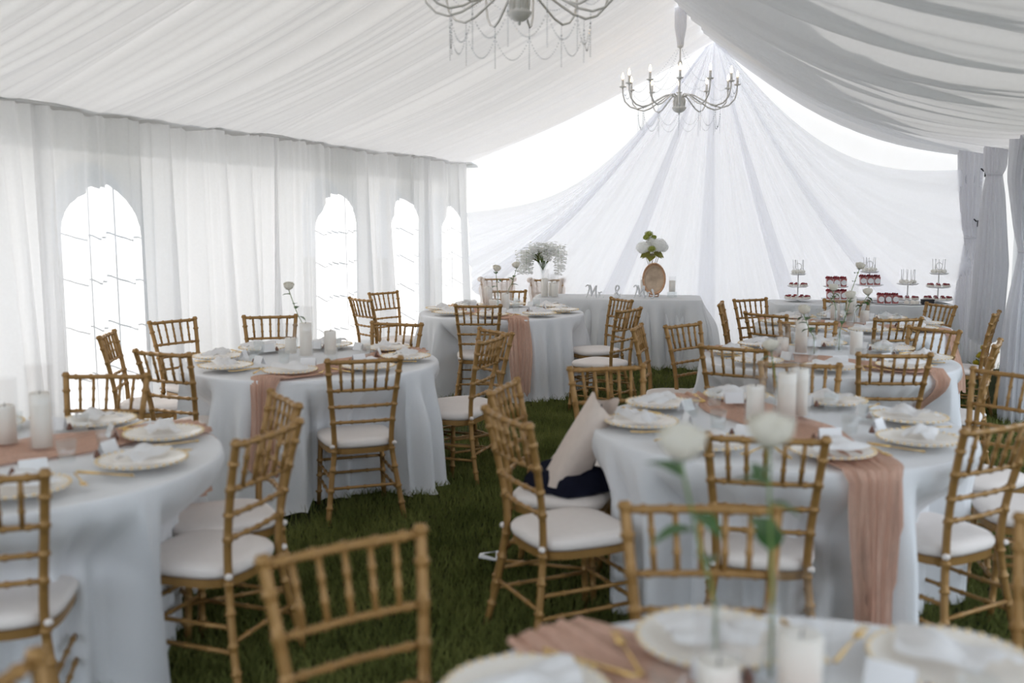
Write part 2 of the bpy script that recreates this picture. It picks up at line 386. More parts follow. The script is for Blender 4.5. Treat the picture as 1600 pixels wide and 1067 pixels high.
tied_drape(.86, 12.08, [(.03, .10, .12, .04, 0), (.7, .10, .13, .03, 0), (1.45, .04, .055, .02, 0), (1.6, .06, .07, 0, 0), (2.1, .09, .10, -.02, 0), (2.48, .08, .12, -.02, 0)], 'grey-white drape tied at its middle beside the back wall', 1, tie_z=1.47)
tied_drape(1.0, 11.25, [(.42, .10, .13, .0, 0), (1.2, .10, .13, .02, 0), (1.9, .08, .09, .0, 0), (2.12, .05, .06, 0, 0), (2.18, .08, .09, 0, 0), (2.48, .08, .09, 0, 0)], 'grey-white drape knotted high at the right post behind the chairs', 2, tie_z=2.12)
tied_drape(1.08, 9.0, [(.03, .16, .13, .0, 0), (.8, .17, .13, .0, 0), (1.40, .07, .05, -.01, 0), (1.55, .10, .07, -.02, .06), (2.0, .30, .10, -.03, .26), (2.48, .55, .10, 0, .45)], 'bluish drape tied at its middle at the right frame edge', 3, tie_z=1.41)
for z, y in ((1.62, 12.0), (2.13, 11.32)):
    c = MB(); c.box((0, 0, 0), (.03, .03, .07)); c.tube([(-.02, 0, .02), (-.05, 0, .05)], .008, 6)
    tag(c.build('pole_clamp', black_m, None, False, (.94 if z < 2 else .93, y, z)), 'small black clamp on the post %s' % ('by the mid-tied drape' if z < 2 else 'beside the high knotted drape'), 'clamp', 'post clamps')

# ------------------------------------------------------------------ chandeliers
def chandelier(loc, label):
    root = thing('chandelier', label, 'chandelier', loc, group='white crystal chandeliers')
    b = MB(); b.lathe([(.004, -.02), (.010, -.012), (.006, 0), (.03, .004), (.055, .02), (.068, .04), (.072, .052), (.058, .06), (.050, .07), (.048, .15), (.030, .17), (.012, .19)], n=24); b.build('bowl', white_metal, root)
    MB().lathe([(.008, .18), (.008, .30), (.018, .33), (.008, .36), (.008, .42), (.02, .46), (.024, .48), (.008, .52), (.008, .62), (.03, .635), (.034, .65), (.012, .67)], n=12).build('rod', white_metal, root)
    ff = folds(77, [.9, .4], [.006, .004])
    th = np.linspace(0, 2 * PI, 40, endpoint=False)[:, None]; zz = np.linspace(.655, ZRG - loc[2] - .04, 16)[None, :]
    rr = (.030 + .022 * smoothstep(.66, .85, zz)) * (1 + .16 * np.sin(7 * th + 2.5 * zz))
    npgrid('sleeve', np.stack([rr * np.cos(th), rr * np.sin(th), zz + 0 * th], -1), drape_m, root, loop=True)
    fl = MB(); 
    for k in range(10):
        a = 2 * PI * k / 10; fl.tube([(.050 * math.cos(a), .050 * math.sin(a), .06), (.056 * math.cos(a), .056 * math.sin(a), .11), (.040 * math.cos(a), .040 * math.sin(a), .165)], .010, 5)
    fl.build('fluted_collar', white_metal, root)
    arm = MB(); path = [(.04, .15), (.09, .175), (.15, .165), (.24, .115), (.33, .065), (.41, .045), (.48, .065), (.535, .12), (.555, .19), (.558, .25)]
    arm.tube([(x, 0, z) for x, z in path], .0075, 7); arm.lathe([(.006, .25), (.03, .258), (.034, .268), (.014, .272)], (.558, 0, 0), 12)
    arm_me = arm.mesh('arm', white_metal)
    sl_me = MB().lathe([(.012, .27), (.012, .335), (.009, .337)], (.558, 0, 0), 10).mesh('candle_sleeve', white_metal)
    bu_me = MB().lathe([(.006, .336), (.012, .35), (.013, .365), (.008, .385), (.002, .402)], (.558, 0, 0), 10).mesh('flame_bulb', bulb_m)
    def beads(pts, r=.0065):
        m = MB()
        for q in pts: m.lathe([(.0005, -r), (r, 0), (.0005, r)], q, 5, cap=False)
        return m
    def swag(p, q, drop, n):
        return [tuple(Vector(p).lerp(Vector(q), i / n) - Vector((0, 0, drop * 4 * (i / n) * (1 - i / n)))) for i in range(n + 1)]
    hang = beads([(.40, 0, .04 - .0125 * i) for i in range(20)]).mesh('bead_drop', bead_m, False)
    c12 = math.cos(PI / 6); s12 = math.sin(PI / 6)
    sw1 = beads(swag((.558, 0, .262), (.558 * c12, .558 * s12, .262), .10, 20)).mesh('bead_swag', bead_m, False)
    sw2 = beads(swag((.40, 0, -.02), (.40 * c12, .40 * s12, -.02), .13, 22)).mesh('bead_swag', bead_m, False)
    sw3 = beads(swag((.025, 0, .63), (.558, 0, .265), .13, 34)).mesh('bead_swag', bead_m, False)
    for k in range(12):
        a = 2 * PI * k / 12 + .2
        ao = link('arm', arm_me, root, rz=a); link('candle_sleeve', sl_me, ao); link('flame_bulb', bu_me, ao)
        link('bead_drop', hang, ao)
        link('bead_swag', sw1, root, rz=a); link('bead_swag', sw2, root, rz=a)
        if k % 2 == 0: link('bead_swag', sw3, root, rz=a)
    return root
chandelier((-1.97, 10.0, 2.71), 'white crystal chandelier with twelve lit flame bulbs below the gable peak')
chandelier((-1.98, 5.42, 2.76), 'blurred white crystal chandelier cut off by the top of the picture')

# ------------------------------------------------------------------ tables
TABLES = {'A': (-3.08, 2.75), 'B': (-3.40, 5.45), 'C': (-3.50, 9.08), 'D': (-.33, 6.72), 'E': (-.41, 4.40), 'F': (-.25, 8.93), 'G': (0, 1.47)}
TNAME = {'A': 'left edge table', 'B': 'middle left table', 'C': 'far left table', 'D': 'middle right table',
         'E': 'near right table', 'F': 'far right table', 'G': 'bottom edge table'}
CHAIRS = {'A2': (-2.29, 2.94, -179), 'A3': (-2.52, 3.33, -130), 'A4': (-3.42, 3.53, -70), 'B1': (-4.55, 5.31, 29), 'B2': (-4.73, 6.01, -15), 'B3': (-3.80, 4.82, 86), 'B4': (-4.35, 6.40, -56),
          'B5': (-3.31, 6.20, -89), 'B6': (-2.78, 4.91, 130), 'B7': (-2.58, 5.81, -180), 'B8': (-2.61, 6.03, -125), 'C1': (-4.55, 8.63, 60), 'C2': (-4.63, 9.16, -19), 'C3': (-3.44, 8.36, 110),
          'C4': (-3.67, 9.68, -69), 'C5': (-2.53, 9.04, -136), 'C6': (-2.26, 8.25, 164), 'D2': (-1.10, 6.99, -27), 'D3': (-.77, 6.18, 80), 'D5': (-.01, 6.18, 108), 'D6': (-.47, 7.33, -81),
          'D7': (.17, 7.21, -128), 'D8': (.40, 6.75, 170), 'F2': (-.98, 9.48, -41), 'F3': (-.74, 8.38, 60), 'F4': (-.34, 9.55, -94), 'F5': (-.03, 8.34, 123), 'F6': (.26, 9.47, -146),
          'F7': (.60, 8.95, 169), 'E1': (-1.14, 3.69, 46), 'E2': (-1.32, 4.17, 3), 'E3': (-.40, 3.73, 99), 'E5': (-1.15, 4.66, -55), 'E6': (-.34, 5.07, -79), 'G1': (-.34, 2.29, -72),
          'G2': (-.92, 1.80, -35), 'A1': (-2.62, 2.32, 125), 'G4': (-1.04, 1.10, 10), 'E4': (.21, 4.13, 140), 'E7': (.45, 5.15, -125), 'G3': (.43, 2.41, -112), 'D1': (-1.34, 6.85, 5),
          'F1': (-1.10, 9.08, 5), 'E8': (.63, 4.62, 190)}
TR, TZ = .80, .76
CR = Vector((math.cos(math.radians(YAW)), math.sin(math.radians(YAW)))); CF = Vector((-math.sin(math.radians(YAW)), math.cos(math.radians(YAW))))
SECT = ['right', 'far right', 'far', 'far left', 'left', 'near left', 'near', 'near right']
def sector(dx, dy):
    v = Vector((dx, dy)); return SECT[int(round(math.degrees(math.atan2(v.dot(CF), v.dot(CR))) / 45)) % 8]

SKIRT = {}
def tablecloth(key):
    cx, cy = TABLES[key]; nt_ = 260; th = np.linspace(0, 2 * PI, nt_, endpoint=False)
    lim = np.full(nt_, 9.0)
    for k, (x, y, f) in CHAIRS.items():
        if k[0] != key: continue
        fr = math.radians(f); ux, uy = math.cos(fr), math.sin(fr)     # facing; right = (uy, -ux)
        for i, t in enumerate(th):
            dx, dy = math.cos(t), math.sin(t)
            ox, oy = cx - x, cy - y
            lo, do = ox * ux + oy * uy, dx * ux + dy * uy             # along facing
            ls, ds = ox * uy - oy * ux, dx * uy - dy * ux             # sideways
            t0, t1 = 0, 9
            for o_, d_, h0, h1 in ((lo, do, -.26, .235), (ls, ds, -.235, .235)):
                if abs(d_) < 1e-6:
                    if not h0 < o_ < h1: t0 = 99
                    continue
                a, b = sorted(((h0 - o_) / d_, (h1 - o_) / d_)); t0, t1 = max(t0, a), min(t1, b)
            if t0 < t1: lim[i] = min(lim[i], max(t0 - .02, .62))
    r = np.random.default_rng(ord(key)); ph = r.uniform(0, 6.28, 6); n1, n2 = r.integers(21, 26), r.integers(36, 45)
    wave = .5 * np.sin(n1 * th + ph[0] + .8 * np.sin(3 * th + ph[1])) + .35 * np.sin(n2 * th + ph[2] + .7 * np.sin(5 * th + ph[3])) + .2 * np.sin(47 * th + ph[4])
    lim2 = lim.copy()
    for _ in range(3): lim2 = np.minimum(lim2, (np.roll(lim2, 1) + np.roll(lim2, -1)) / 2 + .03)
    nz = 22; zz = np.concatenate([[TZ, TZ, TZ - .006, TZ - .02], np.linspace(TZ - .05, .018, nz)])
    P = np.zeros((nt_, len(zz) + 3, 3)); RAD = []
    for j, rr in enumerate((.0, .35, .70)):
        P[:, j] = np.stack([cx + max(rr, .002) * np.cos(th), cy + max(rr, .002) * np.sin(th), np.full(nt_, TZ)], -1)
    for j, z in enumerate(zz):
        q = (TZ - z) / TZ
        R = np.full(nt_, TR - .012 if j == 0 else TR - .002 if j == 1 else TR + .004 if j == 2 else TR + .008)
        if j > 3: R = TR + .008 + .055 * q + .075 * wave * smoothstep(.0, .5, q) 
        k = float(smoothstep(.70, .46, np.array(z)) if False else np.clip((.72 - z) / .24, 0, 1)); k = k * k * (3 - 2 * k)
        Rl = R + (np.minimum(R, lim2 + .035 * wave - .02) - R) * k
        # cloth touching the grass spreads out a little
        Rl = Rl + np.where(z < .05, .02, 0) * (lim2 > R)
        P[:, j + 3] = np.stack([cx + Rl * np.cos(th), cy + Rl * np.sin(th), np.full(nt_, z)], -1); RAD.append(Rl)
    SKIRT[key] = (th, zz, np.array(RAD))
    o = npgrid('tablecloth', P, linen, loop=True)
    return tag(o, 'white floor-length cloth over the round %s' % TNAME[key], 'tablecloth', 'white round tablecloths')
def skirt_r(key, ang, z):
    th, zz, R = SKIRT[key]; i = int(round((ang % (2 * PI)) / (2 * PI) * len(th))) % len(th)
    return float(np.interp(-z, -zz, R[:, i]))
for k in TABLES: tablecloth(k)

# blush gauze runners lying across each table and hanging over its near edge
def runner(key, a0, a1, z_end, bend, zfar=.45, wid=.17):
    """a0: direction of the hanging near end, a1: the far end"""
    cx, cy = TABLES[key]; p0 = Vector((math.cos(a0), math.sin(a0))) * TR; p1 = Vector((math.cos(a1), math.sin(a1))) * TR
    path = []
    for z in np.linspace(z_end, TZ - .03, 16): path.append((a0, z, None))
    N = 34; mid = (p0 + p1) / 2; perp = Vector((-(p1 - p0).y, (p1 - p0).x)).normalized()
    cpt = mid + perp * bend
    top = [((1 - s) ** 2) * p0 + 2 * s * (1 - s) * cpt + s * s * p1 for s in np.linspace(0, 1, N).tolist()]
    for q in top: path.append((None, TZ, q))
    for z in np.linspace(TZ - .03, zfar, 6): path.append((a1, z, None))
    nv = 44; P = np.zeros((len(path), nv, 3)); r = np.random.default_rng(ord(key) + 5); ph = r.uniform(0, 6.28, 8)
    for i, (a, z, q) in enumerate(path):
        for j in range(nv):
            v = j / (nv - 1) * 2 - 1; s = i / len(path)
            wr = .5 * math.sin(15 * v + ph[0] + 2 * math.sin(5 * s + ph[1])) + .35 * math.sin(27 * v + ph[2] + 3 * s) + .25 * math.sin(46 * v + ph[3] - 4 * s)
            if q is None:
                wv = wid * (.50 + .10 * math.sin(6 * z + ph[4])) * v
                aa = a + wv / TR
                rr = skirt_r(key, aa, z) + .022 + .020 * wr
                rr = max(rr, skirt_r(key, a, z) + .02 + .012 * wr)
                zz = z - .02 * math.sin(9 * v + ph[5]) * (1 if i == 0 else 0)
                P[i, j] = (cx + rr * math.cos(aa), cy + rr * math.sin(aa), max(zz, .03))
            else:
                k = i - 16; t = (top[min(k + 1, N - 1)] - top[max(k - 1, 0)]).normalized(); n = Vector((-t.y, t.x))
                wv = wid * (.72 + .28 * math.sin(PI * k / N) + .10 * math.sin(.6 * k + ph[6])) * (-v)
                if k < N / 2: pass
                e = q + n * wv; 
                if e.length > TR - .005: e = e.normalized() * (TR - .005 + (.02 if 0 < k < N - 1 else .015))
                P[i, j] = (cx + e.x, cy + e.y, TZ + .016 + .010 * wr + .010 * math.sin(.8 * k + ph[7]) * (1 - v * v))
    o = npgrid('table_runner', P, blush)
    return tag(o, 'blush gauze runner across the %s' % TNAME[key], 'table runner', 'blush gauze runners')
def ang(key, x, y): return math.atan2(y - TABLES[key][1], x - TABLES[key][0])
runner('C', math.radians(-58), math.radians(150), .10, .10)
runner('E', math.radians(-60), math.radians(125), .12, -.08)
runner('D', math.radians(-35), math.radians(165), .16, .12)
runner('B', math.radians(-77), math.radians(60), .25, -.10)
runner('F', math.radians(-20), math.radians(160), .30, .10)
runner('A', math.radians(-115), math.radians(65), .30, .05)
runner('G', math.radians(-35), math.radians(143), .30, -.05)

# ------------------------------------------------------------------ chairs
def bamboo(path, r, rings, n=8, ring_h=.006, ring_r=1.35):
    """tube through path with thicker nodes at the given heights/fractions"""
    pts = [Vector(q) for q in path]; L = [0]
    for i in range(1, len(pts)): L.append(L[-1] + (pts[i] - pts[i - 1]).length)
    tot = L[-1]
    def at(s):
        d = s * tot
        for i in range(1, len(pts)):
            if d <= L[i] + 1e-9:
                return pts[i - 1].lerp(pts[i], (d - L[i - 1]) / (L[i] - L[i - 1]))
        return pts[-1]
    ss = {(0.0, r), (1.0, r)}
    for i in range(1, len(pts) - 1): ss.add((L[i] / tot, r))
    for q in rings:
        h = ring_h / tot
        for s, k in ((q - 1.6 * h, r), (q - .6 * h, r * ring_r), (q + .6 * h, r * ring_r), (q + 1.6 * h, r)):
            if 0 <= s <= 1: ss.add((s, k))
    ss = sorted(ss); return MB().tube([at(s) for s, k in ss], [k for s, k in ss], n)
def spline(pts, n=14):
    out = []; P = [Vector(q) for q in pts]; P = [2 * P[0] - P[1]] + P + [2 * P[-1] - P[-2]]
    for i in range(1, len(P) - 2):
        for k in range(n if i == len(P) - 3 else n):
            t = k / n; a, b, c, d = P[i - 1], P[i], P[i + 1], P[i + 2]
            out.append(.5 * ((2 * b) + (c - a) * t + (2 * a - 5 * b + 4 * c - d) * t * t + (3 * b - a - 3 * c + d) * t ** 3))
    out.append(P[-2]); return out
def post_pts(s): return [(s * .213, -.262, 0), (s * .186, -.222, .20), (s * .160, -.195, .40), (s * .164, -.200, .555), (s * .182, -.232, .74), (s * .200, -.275, .92)]
def back_at(z):
    q = post_pts(1); xs = np.interp(z, [p[2] for p in q], [p[0] for p in q]); ys = np.interp(z, [p[2] for p in q], [p[1] for p in q]); return float(xs), float(ys)
def seat_outline(k, n=40):
    o = []
    for i in range(n):
        a = 2 * PI * i / n; c, s = math.cos(a), math.sin(a); e = .55
        x = math.copysign(abs(c) ** e, c); y = math.copysign(abs(s) ** e, s)
        hw = .185 + .030 * (y + 1) / 2
        o.append((x * hw * k, .005 + y * .208 * k))
    return o
def make_chair():
    t = thing('chiavari_chair', '', 'chair')
    for s in (-1, 1):
        bamboo(spline(post_pts(s), 5), .0150, [.10, .20, .32, .43, .60, .70, .80, .905, .985], 8).build('back_post', gold, t)
    for s in (-1, 1):
        bamboo([(s * .196, .198, 0), (s * .186, .185, .20), (s * .178, .175, .39)], .0145, [.2, .45, .68], 8).build('front_leg', gold, t)
    n = 40; fr = MB(); o = seat_outline(.98, n); zs = (.375, .405)
    fr.add([(x, y, zs[0]) for x, y in o] + [(x, y, zs[1]) for x, y in o], [(i, (i + 1) % n, n + (i + 1) % n, n + i) for i in range(n)] + [tuple(range(n - 1, -1, -1)), tuple(range(n, 2 * n))])
    fr.build('seat_frame', gold, t, smooth=False)
    cu = MB(); layers = [(.93, .405), (1.0, .412), (1.025, .425), (1.02, .440), (.97, .452), (.80, .460), (.5, .464), (.2, .465)]
    vs = []; fs = []
    for k, z in layers: vs += [(x, y, z) for x, y in seat_outline(k, n)]
    for l in range(len(layers) - 1): fs += [(l * n + i, l * n + (i + 1) % n, (l + 1) * n + (i + 1) % n, (l + 1) * n + i) for i in range(n)]
    fs += [tuple(range(n - 1, -1, -1)), tuple(range((len(layers) - 1) * n, len(layers) * n))]
    c = cu.add(vs, fs).build('cushion', ivory, t)
    for s in (-1, 1):
        MB().ball((s * .172, -.205, .425), .015, 8, 5, .8).build('tie', ivory, c)
    def rail(z, r, rings, name):
        x, y = back_at(z); bamboo([(-x, y, z), (0, y - .012, z), (x, y, z)], r, rings, 8).build(name, gold, t)
    rail(.898, .0115, [.12, .3, .5, .7, .88], 'top_rail')
    for z in (.737, .645, .556): rail(z, .0092, [.12, .31, .5, .69, .88], 'back_rail')
    x0, y0 = back_at(.737); x1, y1 = back_at(.898)
    for k in range(5):
        f = (k - 2) / 3.0
        bamboo([(f * x0, y0 - .010 * (1 - f * f), .737), (f * x1, y1 - .010 * (1 - f * f), .898)], .0082, [.33, .66], 6, ring_r=1.3).build('slat', gold, t)
    for z in (.16, .245):                      # side and front stretchers
        for s in (-1, 1):
            xb = float(np.interp(z, [0, .2, .4], [.213, .186, .16])); yb = float(np.interp(z, [0, .2, .4], [-.262, -.222, -.195]))
            bamboo([(s * xb, yb, z), (s * .187, .188, z)], .0085, [.25, .5, .75], 6).build('stretcher', gold, t)
        bamboo([(-.187, .188, z + .02), (.187, .188, z + .02)], .0085, [.25, .5, .75], 6).build('stretcher', gold, t)
    bamboo([(-.188, -.224, .195), (.188, -.224, .195)], .009, [.25, .5, .75], 6).build('stretcher', gold, t)
    return t
chair0 = make_chair()
by_t = {}
for k, (x, y, f) in CHAIRS.items():
    cx, cy = TABLES[k[0]]; by_t.setdefault((k[0], sector(x - cx, y - cy)), []).append(k)
special = {'E2': 'gold slat-back chair with beige and navy garments on its seat', 'G2': 'blurred gold slat-back chair closest to the camera, in front of the grass aisle',
           'G4': 'gold chair post tip in the bottom left corner', 'G3': 'gold chair post cut off by the right frame edge'}
for (tk, s), ks in by_t.items():
    ks.sort(key=lambda k: Vector(CHAIRS[k][:2]).length)
    for i, k in enumerate(ks):
        x, y, f = CHAIRS[k]
        extra = '' if len(ks) == 1 else [' nearer one', ' farther one', ' farthest one'][i] + ','
        lab = special.get(k) or 'gold slat-back chair,%s at the %s of the %s' % (extra, s, TNAME[tk])
        place(chair0, (x, y, 0), math.radians(f - 90), lab, 'chair', 'gold chairs around the round tables')

# ------------------------------------------------------------------ place settings
def make_charger():
    t = thing('charger_plate', '', 'plate')
    MB().lathe([(.002, .004), (.105, .004), (.115, .008), (.150, .016), (.158, .018), (.158, .014), (.115, .002), (.10, 0), (.002, 0)], n=36, cap=False).build('plate_body', cream_pl, t)
    b = MB()
    for k in range(36):
        a = 2 * PI * k / 36; b.ball((.155 * math.cos(a), .155 * math.sin(a), .016), .0065, 5, 4)
    b.build('beaded_rim', palegold, t); return t
def make_napkin():
    P = np.zeros((15, 11, 3))
    for i in range(15):
        for j in range(11):
            u, v = i / 14 * 2 - 1, j / 10 * 2 - 1
            P[i, j] = (.105 * u * (1 - .25 * v), .062 * v, .012 + .022 * (1 - u * u * .6) * (1 - v * v) + .012 * math.sin(5 * u + 2 * v) * (1 - v * v) + .006 * math.sin(9 * v + 3 * u))
    return npgrid('napkin', P, napkin_m)
def make_card():
    t = thing('place_card', '', 'place card')
    m = MB(); m.add([(-.045, -.02, 0), (.045, -.02, 0), (.045, 0, .05), (-.045, 0, .05), (.045, .02, 0), (-.045, .02, 0)], [(0, 1, 2, 3), (3, 2, 4, 5)]); m.build('card_fold', card_m, t, False)
    MB().lathe([(.014, 0), (.012, .01), (.003, .028)], (-.065, 0, 0), 8).build('favour', brown_m, t); return t
def make_fork():
    m = MB(); m.tube([(0, -.09, .004), (0, 0, .006), (0, .05, .004)], [.005, .003, .003], 6); m.box((0, .065, .005), (.02, .03, .003))
    for k in (-1.5, -.5, .5, 1.5): m.tube([(k * .0055, .078, .005), (k * .0055, .115, .008)], .0016, 5)
    return m.build('gold_fork', goldm)
def make_knife():
    m = MB(); m.tube([(0, -.10, .005), (0, -.01, .005)], [.006, .004], 6); m.box((0, .05, .005), (.016, .12, .002), 0); m.tube([(0, .11, .005), (.002, .122, .005)], [.006, .001], 5)
    return m.build('gold_knife', goldm)
def make_tumbler():
    return MB().lathe([(.002, .003), (.028, .003), (.030, .008), (.036, .085), (.034, .085), (.027, .012), (.002, .010)], n=18, cap=False).build('tumbler', water_gl)
ch0, na0, ca0, fo0, kn0, tu0 = make_charger(), make_napkin(), make_card(), make_fork(), make_knife(), make_tumbler()
sides = {}
for key, (cx, cy) in TABLES.items():
    base = math.radians({'A': 8, 'B': 20, 'C': 12, 'D': 5, 'E': 25, 'F': 15, 'G': 30}[key]); used = set()
    for k in range(8):
        a = base + 2 * PI * k / 8; dx, dy = math.cos(a), math.sin(a); s = sector(dx, dy)
        if s in used: s = SECT[(SECT.index(s) + 1) % 8]
        used.add(s)
        px, py = cx + .60 * dx, cy + .60 * dy; rz = a - PI / 2 + PI     # settings face outward
        if key == 'G' and (py - 0) < 1.0 and px > -.3: continue           # behind the frame's lower edge
        rr = random.uniform
        at = 'at the %s of the %s' % (s, TNAME[key])
        place(ch0, (px, py, TZ + .022), rz, 'cream plate with gold beaded rim %s' % at, 'plate', 'charger plates')
        place(na0, (px + rr(-.01, .01), py + rr(-.01, .01), TZ + .040), rz + rr(-.4, .4), 'crumpled white napkin on the plate %s' % at, 'napkin', 'white napkins')
        qx, qy = cx + .42 * math.cos(a + .16), cy + .42 * math.sin(a + .16)
        place(ca0, (qx, qy, TZ + .030), rz, 'folded white name card %s' % at, 'place card', 'name cards')
        fx, fy = cx + .60 * math.cos(a + .32), cy + .60 * math.sin(a + .32)
        place(fo0, (fx, fy, TZ + .022), rz + PI, 'gold fork beside the plate %s' % at, 'fork', 'gold forks')
        fx, fy = cx + .60 * math.cos(a - .32), cy + .60 * math.sin(a - .32)
        place(kn0, (fx, fy, TZ + .022), rz + PI, 'gold knife beside the plate %s' % at, 'knife', 'gold knives')
        fx, fy = cx + .37 * math.cos(a - .25), cy + .37 * math.sin(a - .25)
        place(tu0, (fx, fy, TZ + .030), 0, 'small clear tumbler %s' % at, 'tumbler', 'clear tumblers')

# ------------------------------------------------------------------ candles, bud vases and roses
def make_candle(h, r, cand):
    t = thing('candle_cylinder', '', 'candle holder')
    MB().lathe([(.002, .004), (r - .003, .004), (r - .003, h), (r, h), (r, 0), (.002, 0)], n=24, cap=False).build('glass_cylinder', clear, t)
    c = MB().lathe([(.002, .006), (r * .76, .006), (r * .76, cand), (r * .70, cand + .004), (r * .3, cand - .004), (.002, cand - .006)], n=20, cap=False).build('candle', wax, t)
    MB().tube([(0, 0, cand - .006), (.002, 0, cand + .012)], .0018, 5).build('wick', black_m, c)
    return t
cand_s, cand_m, cand_t = make_candle(.20, .048, .10), make_candle(.26, .050, .15), make_candle(.32, .050, .21)
def candle(kind, x, y, where, z=TZ + .03):
    place({'s': cand_s, 'm': cand_m, 't': cand_t}[kind], (x, y, z), 0, '%s ivory candle in glass cylinder %s' % ({'s': 'short', 'm': 'mid-height', 't': 'tall'}[kind], where), 'candle', 'glass cylinder candles')
BV = MB().lathe([(.002, .004), (.024, .004), (.026, .02), (.016, .07), (.011, .12), (.014, .16), (.012, .16), (.009, .12), (.013, .07), (.022, .02), (.002, .008)], n=16, cap=False).mesh('bud_vase', water_gl)
def leaf_mesh(L=.055, W=.034, name='leaf', m=leaf_m):
    P = MB(); n = 7; vs = []; fs = []
    for i in range(n):
        t = i / (n - 1); w = W * .5 * math.sin(PI * t ** .8) + .0006
        z = -.35 * L * t * t
        vs += [(-w, L * t, z + .006 * math.sin(PI * t)), (0, L * t, z), (w, L * t, z + .006 * math.sin(PI * t))]
    for i in range(n - 1):
        for k in (0, 1): fs.append((3 * i + k, 3 * i + k + 1, 3 * i + k + 4, 3 * i + k + 3))
    return P.add(vs, fs).mesh(name, m)
LEAF = leaf_mesh()
def petals(r=.034, m=petal_m, name='bloom', layers=4, open_=1.0):
    b = MB(); rn = np.random.default_rng(11)
    for l in range(layers):
        k = 3 + l; f = (l + 1) / layers
        for q in range(k):
            a0 = 2 * PI * q / k + l * .7; n = 6; vs = []; fs = []
            for i in range(n):
                t = i / (n - 1)
                for j in range(5):
                    s = (j / 4 - .5) * 2 * (PI / k) * 1.15
                    rad = r * (.25 + .75 * f) * math.sin(min(PI * .62, PI * .62 * t) + .12) * (1 if t < .8 else 1 + .25 * (t - .8) * open_ * f * 4)
                    z = r * 1.5 * t * (1.12 - .22 * f) - .2 * r * f * (abs(s) * k / PI) ** 2 * t
                    vs.append((rad * math.cos(a0 + s), rad * math.sin(a0 + s), z))
            for i in range(n - 1):
                for j in range(4): fs.append((i * 5 + j, i * 5 + j + 1, i * 5 + j + 6, i * 5 + j + 5))
            b.add(vs, fs)
    b.ball((0, 0, r * .7), r * .35, 6, 5); return b.mesh(name, m)
BLOOM = petals()
def rose(base, head, where, leaves, scale=1.0, seed=0):
    """long stemmed rose standing in its bud vase"""
    rn = random.Random(seed); bx, by, bz = base
    v = link('bud_vase', BV, None, base); tag(v, 'clear glass bud vase %s' % where, 'vase', 'clear bud vases')
    t = thing('rose', 'cream rose on a long stem %s' % where, 'flower', (bx, by, bz + .012), group='single cream roses')
    d = Vector(head) - Vector((bx, by, bz + .012)); neck = Vector((0, 0, .15)) ; 
    pts = spline([(0, 0, 0), (d.x * .08, d.y * .08, min(.15, d.z * .4)), (d.x * .5, d.y * .5, d.z * .62), tuple(d)], 5)
    MB().tube(pts, .0028, 5).build('stem', stem_g, t)
    bo = link('bloom', BLOOM, t, tuple(d)); bo.scale = (scale,) * 3; bo.rotation_euler = (rn.uniform(-.3, .3), rn.uniform(-.3, .3), rn.uniform(0, 6))
    se = MB()
    for k in range(5):
        a = 2 * PI * k / 5; se.add([(0, 0, -.004), (.012 * math.cos(a - .4), .012 * math.sin(a - .4), .004), (.030 * math.cos(a), .030 * math.sin(a), .010), (.012 * math.cos(a + .4), .012 * math.sin(a + .4), .004)], [(0, 1, 2, 3)])
    link('sepal', se.mesh('sepal', leaf_m), t, tuple(d))
    for k in range(leaves):
        s = .97 - .33 * k / max(1, leaves - 1) if leaves > 1 else .9
        p = pts[int(s * (len(pts) - 1))]; a = rn.uniform(0, 6.28)
        l = link('leaf', LEAF, t, tuple(p)); l.rotation_euler = (rn.uniform(-.2, .7), 0, a); l.scale = (scale * rn.uniform(.85, 1.25),) * 3
zT = TZ + .03
def at(k): return 'on the ' + TNAME[k]
candle('s', -3.60, 5.52, at('B') + ', left one'); candle('t', -3.44, 5.45, at('B') + ', middle one'); candle('m', -3.34, 5.58, at('B') + ', right one')
rose((-3.55, 5.62, zT), (-3.655, 5.60, 1.20), at('B'), 4, 1.0, 1)
candle('t', -3.66, 9.13, at('C') + ', left one'); candle('m', -3.44, 9.02, at('C') + ', middle one'); candle('s', -3.53, 8.92, at('C') + ', near one')
rose((-3.60, 9.24, zT), (-3.63, 9.26, 1.15), at('C') + ', left one', 4, 1.2, 2); rose((-3.52, 9.30, zT), (-3.44, 9.34, 1.18), at('C') + ', right one', 4, 1.2, 3)
candle('t', -.49, 6.72, at('D') + ', left one'); candle('m', -.15, 6.74, at('D') + ', right one'); candle('s', -.60, 6.66, at('D') + ', leftmost one')
rose((-.40, 6.62, zT), (-.47, 6.58, 1.06), at('D') + ', near one', 5, 1.1, 4); rose((-.26, 6.86, zT), (-.20, 6.90, 1.14), at('D') + ', far one', 4, 1.0, 5)
candle('m', -.50, 4.35, at('E') + ', left one'); candle('t', -.37, 4.36, at('E') + ', middle one'); candle('t', -.33, 4.52, at('E') + ', far one')
rose((-.42, 4.52, zT), (-.46, 4.55, 1.07), at('E'), 3, 1.0, 6)
candle('m', -.38, 8.95, at('F') + ', left one'); candle('t', -.25, 9.02, at('F') + ', middle one'); candle('s', -.14, 8.92, at('F') + ', right one')
rose((-.30, 8.88, zT), (-.20, 8.98, 1.24), at('F') + ', tallest one', 3, 1.15, 7); rose((-.37, 8.87, zT), (-.40, 8.82, 1.06), at('F') + ', left one', 5, 1.15, 8); rose((-.22, 8.84, zT), (-.12, 8.86, 1.03), at('F') + ', right one', 6, 1.15, 9)
candle('t', -2.98, 2.86, at('A') + ', near one'); candle('m', -3.16, 2.86, at('A') + ', far one')
candle('s', -.245, 1.70, at('G') + ', left one', .776); candle('m', -.11, 1.75, at('G') + ', right one', .776)
